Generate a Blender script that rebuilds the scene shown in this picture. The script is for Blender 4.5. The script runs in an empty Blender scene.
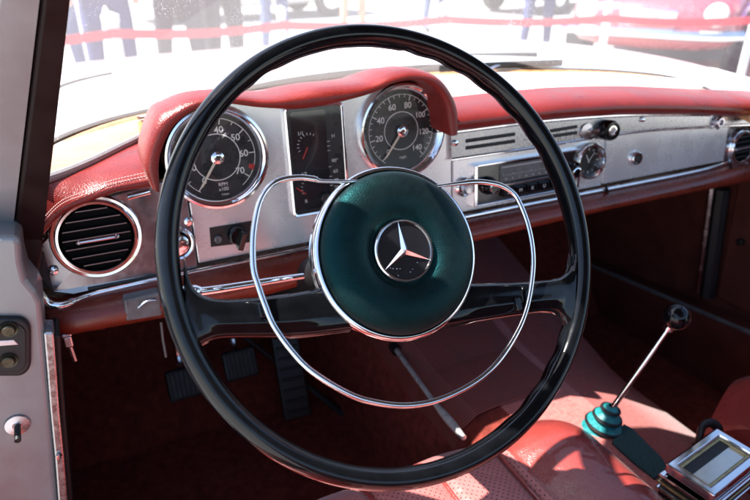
import bpy, bmesh, math, random
from mathutils import Vector, Matrix
random.seed(7)
V = Vector
C = bpy.context.scene
from mathutils import noise as mn
COL = C.collection
# ------------------------------------------------------------------ camera maths (metres; x right, y forward, z up; z=0 is gauge height)
CAM = V((-.2652, -.7349, .2253)); YAW, PITCH, FPX = .4458, .4506, 623.41
FW = V((math.sin(YAW)*math.cos(PITCH), math.cos(YAW)*math.cos(PITCH), -math.sin(PITCH)))
RT = V((math.cos(YAW), -math.sin(YAW), 0)); UP = RT.cross(FW)
WC = V((-.0257, -.2859, -.0185)); WN = V((0, -.854, .520)).normalized()     # steering wheel centre and axis
WU = V((0, WN.z, -WN.y))                                                     # up in the wheel plane
DN = V((0, -1, .109)).normalized(); DU = V((0, .109, 1)).normalized()        # dashboard face normal and up
GROUND = -.93
def ray(u, v): return FW + RT*((u-375)/FPX) - UP*((v-250)/FPX)
def on(u, v, p, n):
    d = ray(u, v); return CAM + d*((V(p)-CAM).dot(n)/d.dot(n))
def Z(u, v, z): return on(u, v, (0, 0, z), V((0, 0, 1)))
def Y(u, v, y): return on(u, v, (0, y, 0), V((0, 1, 0)))
def X(u, v, x): return on(u, v, (x, 0, 0), V((1, 0, 0)))
def D(u, v, o=0): return on(u, v, DN*o, DN)           # on the dashboard face, o metres proud of it
def W(u, v, o=0): return on(u, v, WC+WN*o, WN)        # on a plane parallel to the steering wheel
def d3(x, z, o=0): return V((x, 0, 0)) + DU*z + DN*o
# ------------------------------------------------------------------ materials
MATS = {}
def nodes(name):
    m = bpy.data.materials.new(name); m.use_nodes = True
    nt = m.node_tree; b = nt.nodes['Principled BSDF']; MATS[name] = m
    return m, nt, b
def mat(name, col, rough=.5, metal=0, var=.15, scale=20, bump=0, bscale=200, btype='noise', coat=0, sheen=0, rvar=.1, spec=.5, stretch=(1, 1, 1), col2=None, detail=6):
    m, nt, b = nodes(name); N = nt.nodes; L = nt.links
    tc = N.new('ShaderNodeTexCoord'); mp = N.new('ShaderNodeMapping'); mp.inputs['Scale'].default_value = stretch
    geo = N.new('ShaderNodeNewGeometry'); L.new(geo.outputs['Position'], mp.inputs['Vector'])
    n = N.new('ShaderNodeTexNoise'); n.inputs['Scale'].default_value = scale; n.inputs['Detail'].default_value = detail
    n.inputs['Roughness'].default_value = .65
    L.new(mp.outputs[0], n.inputs['Vector'])
    r = N.new('ShaderNodeValToRGB'); r.color_ramp.elements[0].position = .3; r.color_ramp.elements[1].position = .7
    c2 = col2 or tuple(min(1, c*(1+var)) for c in col)
    c1 = tuple(c*(1-var) for c in col)
    r.color_ramp.elements[0].color = (*c1, 1); r.color_ramp.elements[1].color = (*c2, 1)
    L.new(n.outputs[0], r.inputs[0]); L.new(r.outputs[0], b.inputs['Base Color'])
    mr = N.new('ShaderNodeMapRange'); mr.inputs['To Min'].default_value = max(0.02, rough-rvar); mr.inputs['To Max'].default_value = min(1, rough+rvar)
    mr.inputs['From Min'].default_value = .3; mr.inputs['From Max'].default_value = .7
    L.new(n.outputs[0], mr.inputs['Value']); L.new(mr.outputs[0], b.inputs['Roughness'])
    b.inputs['Metallic'].default_value = metal
    b.inputs['Specular IOR Level'].default_value = spec
    b.inputs['Coat Weight'].default_value = coat; b.inputs['Coat Roughness'].default_value = .04
    b.inputs['Sheen Weight'].default_value = sheen; b.inputs['Sheen Roughness'].default_value = .35
    if bump:
        if btype == 'voronoi':
            t = N.new('ShaderNodeTexVoronoi'); t.feature = 'DISTANCE_TO_EDGE'; out = t.outputs['Distance']
        elif btype == 'wave':
            t = N.new('ShaderNodeTexWave'); t.bands_direction = 'X'; out = t.outputs['Fac']
        else:
            t = N.new('ShaderNodeTexNoise'); t.inputs['Detail'].default_value = 4; out = t.outputs[0]
        t.inputs['Scale'].default_value = bscale; L.new(geo.outputs['Position'], t.inputs['Vector'])
        bp = N.new('ShaderNodeBump'); bp.inputs['Strength'].default_value = bump; bp.inputs['Distance'].default_value = .001
        L.new(out, bp.inputs['Height']); L.new(bp.outputs[0], b.inputs['Normal'])
    return m
BLACK = mat('black_gloss_plastic', (.003, .0035, .0045), .09, var=.3, scale=60, coat=.0, rvar=.06, bump=.03, bscale=400, spec=.38)
MBLK = mat('matt_black', (.008, .008, .009), .5, var=.3, scale=60)
CHROME = mat('chrome', (.82, .82, .84), .09, 1, var=.06, scale=40, rvar=.05)
WORN = mat('worn_chrome', (.42, .41, .42), .28, .95, var=.25, scale=200, rvar=.12, bump=.06, bscale=700)
DULL = mat('dull_chrome', (.52, .50, .54), .22, 1, var=.2, scale=35, rvar=.12, bump=.1, bscale=90)
SILVER = mat('silver_dash_paint', (.82, .81, .82), .27, .6, var=.03, scale=14, rvar=.06, coat=.25)
JAMB = mat('grey_body_paint', (.27, .275, .285), .36, .4, var=.12, scale=13, rvar=.12, bump=.1, bscale=90, coat=.2, detail=12)
BODY = mat('pale_body_paint', (.74, .74, .74), .2, .1, var=.04, scale=5, coat=.8, rvar=.05)
PADRED = mat('red_leather', (.175, .0135, .0095), .34, var=.22, scale=25, bump=.5, bscale=380, btype='voronoi', rvar=.09, sheen=.06)
DKRED = mat('dark_red_leather', (.15, .020, .010), .3, var=.3, scale=18, bump=.3, bscale=420, btype='voronoi', coat=.15)
SEAT = mat('seat_leather', (.24, .034, .028), .24, var=.16, scale=16, bump=.3, bscale=450, btype='voronoi', rvar=.08, sheen=.08, coat=.5)
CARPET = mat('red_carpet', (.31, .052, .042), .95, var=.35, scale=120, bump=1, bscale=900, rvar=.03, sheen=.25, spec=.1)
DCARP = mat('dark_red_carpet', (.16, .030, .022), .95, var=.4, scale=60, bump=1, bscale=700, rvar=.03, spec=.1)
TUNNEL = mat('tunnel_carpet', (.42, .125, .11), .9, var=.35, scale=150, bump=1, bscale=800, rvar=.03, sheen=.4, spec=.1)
GLARE = mat('sun_glare_cream', (.72, .62, .56), .35, var=.08, scale=30, bump=.2, bscale=500, sheen=.2)  # red leather dash top, its sun glare painted in as pale cream
CYANSHEEN = mat('black_leather_cyan_sheen', (.0045, .0055, .006), .47, var=.3, scale=90, bump=.35, bscale=500, btype='voronoi', rvar=.04, spec=.36)
CYANSHEEN.node_tree.nodes['Principled BSDF'].inputs['Specular Tint'].default_value = (.05, .74, .80, 1)  # cyan sky sheen on black leather, put into the specular tint
SUNRUB = mat('sun_tinted_black_rubber', (.012, .18, .19), .45, var=.45, scale=120, bump=.3, bscale=500)  # black rubber tinted teal in place of sunlight on it
SHADEC = mat('teal_shadow_tint', (.018, .048, .050), .95, var=.45, scale=300, bump=1, bscale=900, rvar=.03)  # colour of the painted teal shadow on the tunnel
LIDP = mat('pale_lid_metal', (.62, .60, .54), .16, .6, var=.12, scale=30)
VBLK = mat('vent_black', (.004, .004, .004), .8, spec=.1)
GREYS = mat('slat_edge_grey', (.16, .15, .16), .35, .6)
RUBG = mat('grey_pedal_rubber', (.010, .010, .011), .7, var=.3, scale=60)
SATIN = mat('satin_metal', (.78, .76, .72), .32, .6, var=.1, scale=60)
SIDEP = mat('grey_side_panel', (.30, .28, .30), .2, .75, var=.25, scale=30, rvar=.12, coat=.4)
GREYK = mat('grey_plastic', (.10, .10, .105), .35, var=.3, scale=60, rvar=.12)
GRYST = mat('grey_rubber_strip', (.22, .20, .20), .3, var=.2, scale=40)
WOOD = mat('varnished_wood', (.50, .24, .10), .25, var=.4, scale=12, stretch=(1, 8, 8), coat=.7)
BROWN = mat('dark_brown_vinyl', (.012, .005, .005), .45, var=.35, scale=30, rvar=.1, spec=.2)
DIAL = mat('dial_black', (.010, .010, .012), .3, var=.2, scale=50)
MARK = mat('dial_white_paint', (.62, .62, .60), .5, var=.05)
NEEDLE = mat('needle_ivory', (.55, .50, .40), .4, var=.05)
REDP = mat('red_paint', (.35, .015, .015), .4, var=.1)
SMOKE = mat('smoked_black', (.012, .012, .015), .12, var=.3, scale=15, coat=.5)
IVORY = mat('ivory_plastic', (.62, .60, .55), .3, var=.1, scale=60)
BRASS = mat('dull_brass', (.42, .33, .17), .32, 1, var=.25, scale=80)
BOLT = mat('worn_bolt_metal', (.10, .092, .065), .45, .9, var=.4, scale=200)
THREAD = mat('pale_thread', (.62, .42, .40), .8, var=.1)
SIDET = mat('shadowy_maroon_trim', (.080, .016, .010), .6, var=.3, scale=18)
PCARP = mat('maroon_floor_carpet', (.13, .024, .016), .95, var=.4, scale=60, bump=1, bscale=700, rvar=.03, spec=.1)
RIBW = mat('ribbed_russet_vinyl', (.15, .028, .02), .6, var=.2, scale=30)
# perforated leather for the seat inserts: a regular field of pin holes
def perforated():
    m, nt, b = nodes('perforated_leather'); N = nt.nodes; L = nt.links
    geo = N.new('ShaderNodeNewGeometry'); sp = N.new('ShaderNodeSeparateXYZ'); L.new(geo.outputs['Position'], sp.inputs[0])
    def M(op, a, bb=None, c=None):
        x = N.new('ShaderNodeMath'); x.operation = op
        for i, k in enumerate((a, bb, c)):
            if k is None: continue
            if isinstance(k, (int, float)): x.inputs[i].default_value = k
            else: L.new(k, x.inputs[i])
        return x.outputs[0]
    P = .0085
    def grid(ox, oy):
        fx = M('SUBTRACT', M('FRACT', M('ADD', M('MULTIPLY', sp.outputs[0], 1/P), ox+50)), .5)
        fy = M('SUBTRACT', M('FRACT', M('ADD', M('MULTIPLY', sp.outputs[1], 1/P), oy+50)), .5)
        return M('SQRT', M('ADD', M('MULTIPLY', fx, fx), M('MULTIPLY', fy, fy)))
    d = M('MINIMUM', grid(0, 0), grid(.5, .5))
    h = N.new('ShaderNodeMapRange'); h.inputs['From Min'].default_value = .09; h.inputs['From Max'].default_value = .15
    L.new(d, h.inputs['Value'])
    n = N.new('ShaderNodeTexNoise'); n.inputs['Scale'].default_value = 18; L.new(geo.outputs['Position'], n.inputs['Vector'])
    r = N.new('ShaderNodeValToRGB'); r.color_ramp.elements[0].color = (.33, .080, .070, 1); r.color_ramp.elements[1].color = (.50, .16, .145, 1)
    L.new(n.outputs[0], r.inputs[0])
    mx = N.new('ShaderNodeMix'); mx.data_type = 'RGBA'; mx.inputs[6].default_value = (.05, .01, .01, 1)
    L.new(h.outputs[0], mx.inputs[0]); L.new(r.outputs[0], mx.inputs[7]); L.new(mx.outputs[2], b.inputs['Base Color'])
    bp = N.new('ShaderNodeBump'); bp.inputs['Strength'].default_value = .4; bp.inputs['Distance'].default_value = .001
    L.new(h.outputs[0], bp.inputs['Height']); L.new(bp.outputs[0], b.inputs['Normal'])
    b.inputs['Roughness'].default_value = .36; b.inputs['Sheen Weight'].default_value = .25
    return m
PERF = perforated()
# clear glass with a film of dust and specks
def glass(name, dust, specks, tint=(1, 1, 1), rough=.02, speck_scale=420, refl=.08):
    m = bpy.data.materials.new(name); m.use_nodes = True; nt = m.node_tree; N = nt.nodes; L = nt.links
    for k in list(N): N.remove(k)
    out = N.new('ShaderNodeOutputMaterial'); tr = N.new('ShaderNodeBsdfTransparent'); tr.inputs[0].default_value = (*tint, 1)
    gl = N.new('ShaderNodeBsdfGlossy'); gl.inputs['Roughness'].default_value = rough
    fr = N.new('ShaderNodeFresnel'); fr.inputs[0].default_value = 1.3
    fm = N.new('ShaderNodeMath'); fm.operation = 'MINIMUM'; fm.inputs[1].default_value = refl; L.new(fr.outputs[0], fm.inputs[0])
    m1 = N.new('ShaderNodeMixShader'); L.new(fm.outputs[0], m1.inputs[0]); L.new(tr.outputs[0], m1.inputs[1]); L.new(gl.outputs[0], m1.inputs[2])
    df = N.new('ShaderNodeBsdfDiffuse'); df.inputs[0].default_value = (.85, .83, .84, 1)
    tl = N.new('ShaderNodeBsdfTranslucent'); tl.inputs[0].default_value = (.85, .83, .84, 1)
    md = N.new('ShaderNodeMixShader'); md.inputs[0].default_value = .6; L.new(df.outputs[0], md.inputs[1]); L.new(tl.outputs[0], md.inputs[2])
    geo = N.new('ShaderNodeNewGeometry')
    vo = N.new('ShaderNodeTexVoronoi'); vo.inputs['Scale'].default_value = speck_scale; vo.inputs['Randomness'].default_value = 1; L.new(geo.outputs['Position'], vo.inputs['Vector'])
    no = N.new('ShaderNodeTexNoise'); no.inputs['Scale'].default_value = 14; no.inputs['Detail'].default_value = 3; L.new(geo.outputs['Position'], no.inputs['Vector'])
    th = N.new('ShaderNodeMapRange'); th.inputs['From Min'].default_value = .4; th.inputs['From Max'].default_value = .75; th.inputs['To Min'].default_value = .0; th.inputs['To Max'].default_value = .26
    L.new(no.outputs[0], th.inputs['Value'])
    lt = N.new('ShaderNodeMath'); lt.operation = 'LESS_THAN'; L.new(vo.outputs['Distance'], lt.inputs[0]); L.new(th.outputs[0], lt.inputs[1])
    ma = N.new('ShaderNodeMath'); ma.operation = 'MULTIPLY_ADD'; ma.inputs[1].default_value = specks; ma.inputs[2].default_value = dust; L.new(lt.outputs[0], ma.inputs[0])
    m2 = N.new('ShaderNodeMixShader'); L.new(ma.outputs[0], m2.inputs[0]); L.new(m1.outputs[0], m2.inputs[1]); L.new(md.outputs[0], m2.inputs[2])
    L.new(m2.outputs[0], out.inputs['Surface']); return m
WGLASS = glass('dusty_windscreen_glass', .13, .55, refl=.03)
GGLASS = glass('gauge_glass', .006, .2, speck_scale=900)
# ------------------------------------------------------------------ mesh helpers
def link(name, bm, m, parent=None, smooth=True, angle=35, label=None, bevel=0, bseg=2, subsurf=0, solid=0):
    bmesh.ops.recalc_face_normals(bm, faces=bm.faces)
    if smooth:
        for f in bm.faces: f.smooth = True
        if not subsurf:
            for e in bm.edges:
                if len(e.link_faces) == 2 and e.calc_face_angle(0) > math.radians(angle): e.smooth = False
    cs = [v.co for v in bm.verts]
    c = V([(min(k[i] for k in cs)+max(k[i] for k in cs))/2 for i in range(3)])
    for v in bm.verts: v.co -= c
    me = bpy.data.meshes.new(name); bm.to_mesh(me); bm.free()
    for k in (m if isinstance(m, (list, tuple)) else [m]): me.materials.append(k)
    o = bpy.data.objects.new(name, me); COL.objects.link(o)
    pw = parent['_w'] if parent else (0, 0, 0)
    o.location = c - V(pw)
    if parent: o.parent = parent
    o['_w'] = tuple(c)
    if label: o['label'] = label
    if solid:
        s = o.modifiers.new('s', 'SOLIDIFY'); s.thickness = solid; s.offset = -1
    if bevel:
        b = o.modifiers.new('b', 'BEVEL'); b.width = bevel; b.segments = bseg; b.limit_method = 'ANGLE'; b.angle_limit = math.radians(35)
    if subsurf:
        s = o.modifiers.new('ss', 'SUBSURF'); s.levels = s.render_levels = subsurf
    return o
def thing(name, loc, label, cat, group=None):
    o = bpy.data.objects.new(name, None); COL.objects.link(o); o.location = loc; o['_w'] = tuple(loc)
    o['label'] = label; o['category'] = cat; o.empty_display_size = .1
    if group: o['group'] = group
    return o
def basis(n, up=V((0, 0, 1))):
    n = V(n).normalized(); x = up.cross(n)
    if x.length < 1e-4: x = V((1, 0, 0))
    x.normalize(); y = n.cross(x); return x, y, n
def box(bm, c, s, R=None, mi=0):
    r = bmesh.ops.create_cube(bm, size=1); vs = r['verts']
    for v in vs:
        p = V((v.co.x*s[0], v.co.y*s[1], v.co.z*s[2]))
        if R: p = R @ p
        v.co = p + V(c)
    for f in {f for v in vs for f in v.link_faces}: f.material_index = mi
def lathe(bm, c, n, prof, seg=64, up=V((0, 0, 1)), mi=0, a0=0, a1=2*math.pi, cap0=False, cap1=False):
    """prof: list of (radius, height along n)"""
    x, y, n = basis(n, up); rows = []
    full = abs(a1-a0-2*math.pi) < 1e-6; k = seg if full else seg+1
    for (r, h) in prof:
        if r < 1e-7: rows.append([bm.verts.new(V(c)+n*h)]); continue
        rows.append([bm.verts.new(V(c)+n*h+(x*math.cos(a0+(a1-a0)*i/seg)+y*math.sin(a0+(a1-a0)*i/seg))*r) for i in range(k)])
    for a, b in zip(rows, rows[1:]):
        for i in range(seg):
            j = (i+1) % k if full else i+1
            if len(a) == 1 and len(b) == 1: continue
            if len(a) == 1: f = bm.faces.new((a[0], b[i], b[j]))
            elif len(b) == 1: f = bm.faces.new((a[i], b[0], a[j]))
            else: f = bm.faces.new((a[i], b[i], b[j], a[j]))
            f.material_index = mi
    if cap0 and len(rows[0]) > 2: bm.faces.new(rows[0]).material_index = mi
    if cap1 and len(rows[-1]) > 2: bm.faces.new(rows[-1]).material_index = mi
def torus(bm, c, n, R, r, seg=96, k=12, mi=0, ry=None):
    ry = ry or r
    lathe(bm, c, n, [(R+r*math.cos(2*math.pi*i/k), ry*math.sin(2*math.pi*i/k)) for i in range(k+1)], seg, mi=mi)
def smooth_path(pts, sub=6, closed=False):
    pts = [V(p) for p in pts]; out = []; n = len(pts)
    rng = n if closed else n-1
    for i in range(rng):
        p0 = pts[(i-1) % n] if (closed or i > 0) else pts[0]*2-pts[1]
        p1, p2 = pts[i], pts[(i+1) % n]
        p3 = pts[(i+2) % n] if (closed or i+2 < n) else pts[-1]*2-pts[-2]
        for k in range(sub):
            t = k/sub
            out.append(.5*((2*p1)+(p2-p0)*t+(2*p0-5*p1+4*p2-p3)*t*t+(3*p1-3*p2+p0*1-p0*2+p3)*t**3))
    if not closed: out.append(pts[-1])
    return out
def tube(bm, pts, rad, k=10, up=V((0, 0, 1)), flat=1.0, caps=True, mi=0, closed=False):
    """rad: number or function of 0..1; flat scales the section along up"""
    n = len(pts); rings = []
    for i, p in enumerate(pts):
        a = pts[(i-1) % n] if closed else pts[max(i-1, 0)]; b = pts[(i+1) % n] if closed else pts[min(i+1, n-1)]
        t = (V(b)-V(a)).normalized(); s = t.cross(up)
        if s.length < 1e-4: s = t.cross(V((1, 0, 0)))
        s.normalize(); w = s.cross(t)
        r = rad(i/(n-1)) if callable(rad) else rad
        rings.append([bm.verts.new(V(p)+s*math.cos(2*math.pi*j/k)*r+w*math.sin(2*math.pi*j/k)*r*flat) for j in range(k)])
    m = n if closed else n-1
    for i in range(m):
        A, B = rings[i], rings[(i+1) % n]
        for j in range(k):
            bm.faces.new((A[j], A[(j+1) % k], B[(j+1) % k], B[j])).material_index = mi
    if caps and not closed:
        bm.faces.new(rings[0]).material_index = mi; bm.faces.new(list(reversed(rings[-1]))).material_index = mi
def grid(bm, rows, mi=0, close=False):
    vr = [[bm.verts.new(V(p)) for p in r] for r in rows]
    for a, b in zip(vr, vr[1:]):
        for i in range(len(a)-1): bm.faces.new((a[i], a[i+1], b[i+1], b[i])).material_index = mi
    if close:
        a, b = vr[-1], vr[0]
        for i in range(len(a)-1): bm.faces.new((a[i], a[i+1], b[i+1], b[i])).material_index = mi
    return vr
def prism(bm, pts, n, depth, mi=0):
    """polygon pts extruded by depth along -n"""
    a = [bm.verts.new(V(p)) for p in pts]; b = [bm.verts.new(V(p)-V(n)*depth) for p in pts]
    bm.faces.new(a).material_index = mi; bm.faces.new(list(reversed(b))).material_index = mi
    for i in range(len(a)):
        j = (i+1) % len(a); bm.faces.new((a[i], b[i], b[j], a[j])).material_index = mi
def rrect(cx, cz, w, h, r, o, k=5):
    P = []
    for (sx, sz, a0) in ((1, 1, 0), (-1, 1, 90), (-1, -1, 180), (1, -1, 270)):
        for i in range(k+1):
            a = math.radians(a0+90*i/k)
            P.append(d3(cx+sx*(w/2-r)+r*math.cos(a), cz+sz*(h/2-r)+r*math.sin(a), o))
    return P
def ringface(bm, outer, inner, n, depth, mi=0):
    k = len(outer); A = [bm.verts.new(V(p)) for p in outer]; B = [bm.verts.new(V(p)) for p in inner]
    A2 = [bm.verts.new(V(p)-V(n)*depth) for p in outer]; B2 = [bm.verts.new(V(p)-V(n)*depth) for p in inner]
    for i in range(k):
        j = (i+1) % k
        for q in ((A[i], A[j], B[j], B[i]), (A[i], A2[i], A2[j], A[j]), (B[i], B[j], B2[j], B2[i]), (A2[i], B2[i], B2[j], A2[j])):
            bm.faces.new(q).material_index = mi
def text(bm, s, c, xd, yd, size, mi=0, lift=.0003, bold=0):
    cu = bpy.data.curves.new('t', 'FONT'); cu.body = s; cu.size = size; cu.align_x = 'CENTER'; cu.align_y = 'CENTER'; cu.offset = bold
    o = bpy.data.objects.new('t', cu); COL.objects.link(o)
    me = bpy.data.meshes.new_from_object(o.evaluated_get(bpy.context.evaluated_depsgraph_get()))
    bpy.data.objects.remove(o); bpy.data.curves.remove(cu)
    xd = V(xd); yd = V(yd); n = xd.cross(yd)
    vs = [bm.verts.new(V(c)+xd*v.co.x+yd*v.co.y+n*lift) for v in me.vertices]
    for p in me.polygons:
        try: bm.faces.new([vs[i] for i in p.vertices]).material_index = mi
        except ValueError: pass
    bpy.data.meshes.remove(me)
def NB(): return bmesh.new()
XA = V((1, 0, 0)); UZ_ = V((0, 0, 1))
# ================================================================== THE CAR
CAR = thing('classic_car', (.27, 0, GROUND), 'open classic roadster with red leather cabin, silver dashboard and black steering wheel', 'car')
# ------------------------------------------------------------------ steering wheel
bm = NB()
# moulded rim with a soft ridge round its face and finger notches inside
seg, k = 240, 20; rows = []
for i in range(seg):
    a = 2*math.pi*i/seg; rad = XA*math.cos(a)+WU*math.sin(a); ring = []
    notch = .5+.5*math.cos(a*34)
    zone = 1 if (math.radians(15) < a < math.radians(75) or math.radians(292) < a < math.radians(340) or math.radians(110) < a < math.radians(160)) else .15
    for j in range(k):
        t = 2*math.pi*j/k; cx, cy = math.cos(t), math.sin(t)
        r_, h_ = .0092*cx, .0126*cy
        if 0 < t < math.pi*.55: r_ += .0008; h_ += .0003
        if cx < -.2 and cy < .3: r_ += .0016*notch*zone
        ring.append(WC+rad*(.2+r_)+WN*h_)
    rows.append(ring)
vr = [[bm.verts.new(p) for p in r] for r in rows]
for i in range(seg):
    A, B = vr[i], vr[(i+1) % seg]
    for j in range(k): bm.faces.new((A[j], B[j], B[(j+1) % k], A[(j+1) % k]))
for R_, h_ in ((.2075, .0115),):
    torus(bm, WC+WN*h_*.98, WN, R_-.0048, .0007, 160, 6)
def spoke(top, bot, flip=1):
    T_ = smooth_path([W(u, v, 0) for u, v in top], 5); B_ = smooth_path([W(u, v, 0) for u, v in bot], 5); n = len(T_); rings = []
    for i, (t, b) in enumerate(zip(T_, B_)):
        s_ = i/(n-1); ring = []
        for j in range(15):
            q = j/14; e = 1-abs(2*q-1)**4
            g = .0022*math.exp(-((q-.60)/.10)**2)*min(1, max(0, (s_-.30)/.15))*min(1, max(0, (.93-s_)/.1))
            ring.append(t.lerp(b, q)+WN*(-.001+.0085*math.sqrt(max(e, 0))+g))
        for j in range(13, 0, -1):
            q = j/14; e = 1-abs(2*q-1)**4; ring.append(t.lerp(b, q)+WN*(-.001-.008*math.sqrt(e)))
        rings.append(ring)
    grid(bm, [r+[r[0]] for r in rings])
spoke([(184, 255), (190, 280), (201, 294), (222, 299), (260, 297), (300, 292), (350, 282)], [(186, 352), (198, 349), (208, 343), (224, 339), (262, 338.5), (300, 338), (350, 332)])
spoke([(573, 245), (570, 266), (562, 276.5), (546, 280), (520, 282), (480, 283.5), (440, 284)], [(569, 333), (563, 324), (557, 316), (545, 312.5), (520, 315.5), (480, 322), (440, 330)])
bmesh.ops.remove_doubles(bm, verts=bm.verts, dist=.00002)
sw = link('steering_wheel', bm, BLACK, CAR, angle=50, label='large thin-rimmed black two-spoke steering wheel with chrome horn ring')
HC = W(395, 253.5, 0)
bm = NB()
lathe(bm, HC, WN, [(.030, -.03), (.0735, -.022), (.0762, -.014), (.0735, -.0105), (.0765, -.006), (.0788, .002), (.0785, .007), (.0768, .0097), (.0748, .0100), (.0735, .008), (.073, -.004)], 128)
link('hub_bezel', bm, CHROME, sw, angle=50)
bm = NB()
prof = [(.0738, .004), (.0736, .010), (.0722, .0145), (.069, .0185), (.063, .022), (.055, .0243), (.047, .0248), (.040, .0235), (.034, .0205), (.031, .0175), (.0285, .0165), (.0, .0165)]
lathe(bm, HC, WN, prof, 96)
link('hub_cover', bm, CYANSHEEN, sw, subsurf=1)
# round emblem with a three-pointed star
EC = HC+WN*.0205; bm = NB(); Re = .0262
lathe(bm, EC, WN, [(Re-.001, -.004), (Re+.0016, -.002), (Re+.0018, .0006), (Re+.0008, .0018), (Re-.0006, .0016), (Re-.0012, .0)], 72, mi=0)
lathe(bm, EC, WN, [(Re-.0008, .0), (0, .0)], 72, mi=1)
for q in range(3):
    a = math.radians(90+120*q); tip = EC+(XA*math.cos(a)+WU*math.sin(a))*(Re-.0006)+WN*.0006
    sides = [EC+(XA*math.cos(a+s)+WU*math.sin(a+s))*.0036+WN*.0006 for s in (math.radians(60), -math.radians(60))]
    c = bm.verts.new(EC+WN*.0042); t = bm.verts.new(tip); s1, s2 = [bm.verts.new(p) for p in sides]
    for f in ((c, s1, t), (c, t, s2)): bm.faces.new(f).material_index = 0
random.seed(3)
for q in range(8):   # small flecks near the lower part of the badge
    a = math.radians(random.uniform(215, 325)); r = random.uniform(.009, .023)
    lathe(bm, EC+(XA*math.cos(a)+WU*math.sin(a))*r+WN*.0004, WN, [(random.uniform(.0003, .0006), 0), (0, .0002)], 6, mi=2)
link('emblem', bm, [CHROME, SMOKE, DULL], sw, angle=20, label='round chrome badge with three-pointed star on black')
# horn ring
hr = [(341, 184), (350, 181.5), (322, 181), (314, 179), (300, 177.5), (283, 179.5), (270, 186), (261, 199), (256, 216), (253, 240), (253.5, 268), (258, 285), (265, 305), (274, 326), (291, 350), (312, 371.5), (348, 393.5), (376, 402.5), (408, 405.5), (440, 399.5), (474, 383), (498, 362), (518, 331), (528, 304), (533, 272), (532.5, 248), (528, 225), (521, 206), (514, 194), (502, 186), (487, 182.5), (472, 182), (447, 185), (436, 186.5)]
hr = hr[1:]
path = smooth_path([W(u, v, .013) for u, v in hr], 6)
path = [WC + (p-WC) + WN*0 for p in path]
def hrad(t):
    e = min(t, 1-t)
    return .0015 + .0011*min(1, max(0, (e-.035)/.03))
bm = NB(); tube(bm, [path[0]+XA*.01-WN*.004]+path+[path[-1]-XA*.01-WN*.004], hrad, 12, WN, .8)
for (u, v) in ((256.5, 313), (519, 302)):
    pass
link('horn_ring', bm, CHROME, sw, angle=60)
for (u, v) in ((262, 310), (517, 304)):
    bm = NB(); c = W(u, v, .008); box(bm, c, (.006, .008, .012), Matrix.Rotation(-.547, 3, 'X'))
    link('horn_ring_clip', bm, BLACK, sw, bevel=.001)
# ------------------------------------------------------------------ column, stalk
bm = NB()
lathe(bm, WC, -WN, [(.0, .012), (.052, .012), (.056, .03), (.044, .05), (.034, .07), (.028, .12), (.024, .45), (0, .45)], 48)
link('steering_column', bm, MBLK, CAR)
bm = NB()
a = W(303, 276, -.045); b = W(212, 290, -.030); c = W(193, 292, -.026)
tube(bm, smooth_path([a, a.lerp(b, .5), b, c], 8), lambda t: .0030+.0010*t, 14)
st = link('turn_signal_stalk', bm, CHROME, CAR)
bm = NB(); d = (c-b).normalized(); lathe(bm, c-d*.002, d, [(0, -.004), (.0045, -.004), (.0062, .0), (.0064, .008), (.004, .013), (0, .013)], 24); link('stalk_knob', bm, CHROME, st)
# ------------------------------------------------------------------ dashboard face
def panel(name, pts, m, o, depth, label=None, bevel=.0015, parent=CAR):
    bm = NB(); prism(bm, pts, DN, depth); return link(name, bm, m, parent, label=label, bevel=bevel, smooth=False)
xs0, xs1, xs2 = -.166, .206, .497
dash = panel('dashboard_panel', [d3(xs0+.001, -.130, 0), d3(xs1-.0008, -.130, 0), d3(xs1-.0008, .0, 0), d3(.165, .045, 0), d3(.12, .072, 0), d3(xs0+.02, .07, 0), d3(xs0+.001, .05, 0)], SILVER, 0, .02, 'silver painted instrument panel behind the steering wheel')
panel('dashboard_side_panel', [d3(-.339, -.112, -.002), d3(-.330, -.130, .002), d3(-.31, -.137, .004), d3(xs0-.001, -.134, .004), d3(xs0-.001, -.018, .004), d3(-.20, -.022, .004), d3(-.24, -.027, .004), d3(-.272, -.034, .004), d3(-.302, -.047, .003), d3(-.33, -.072, .0), d3(-.342, -.085, -.004)], SIDEP, 0, .02, 'worn grey chromed panel around the left air vent')
panel('radio_panel', [d3(xs1+.0008, -.130, 0), d3(xs2-.001, -.130, 0), d3(xs2-.001, -.03, 0), d3(xs1+.0008, -.03, 0)], SILVER, 0, .02, 'silver panel carrying the radio and clock')
gb = panel('glovebox_door', [d3(xs2+.001, -.128, .001), d3(.790, -.128, .001), d3(.790, -.060, .001), d3(xs2+.001, -.044, .001)], SILVER, 0, .02, 'silver glovebox lid with round lock')
bm = NB(); c = D(635, 158, .001); lathe(bm, c, DN, [(.012, 0), (.012, .004), (.010, .007), (.0075, .007), (.007, .003), (0, .003)], 32); lathe(bm, c, DN, [(.0066, .0035), (.0055, .007), (0, .007)], 24, mi=1); link('lock', bm, [CHROME, MBLK], gb)
panel('dashboard_end_panel', [d3(.792, -.130, 0), d3(.90, -.130, -.03), d3(.90, -.05, -.03), d3(.792, -.05, 0)], DULL, 0, .02, 'dark end panel around the right air vent')
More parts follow.
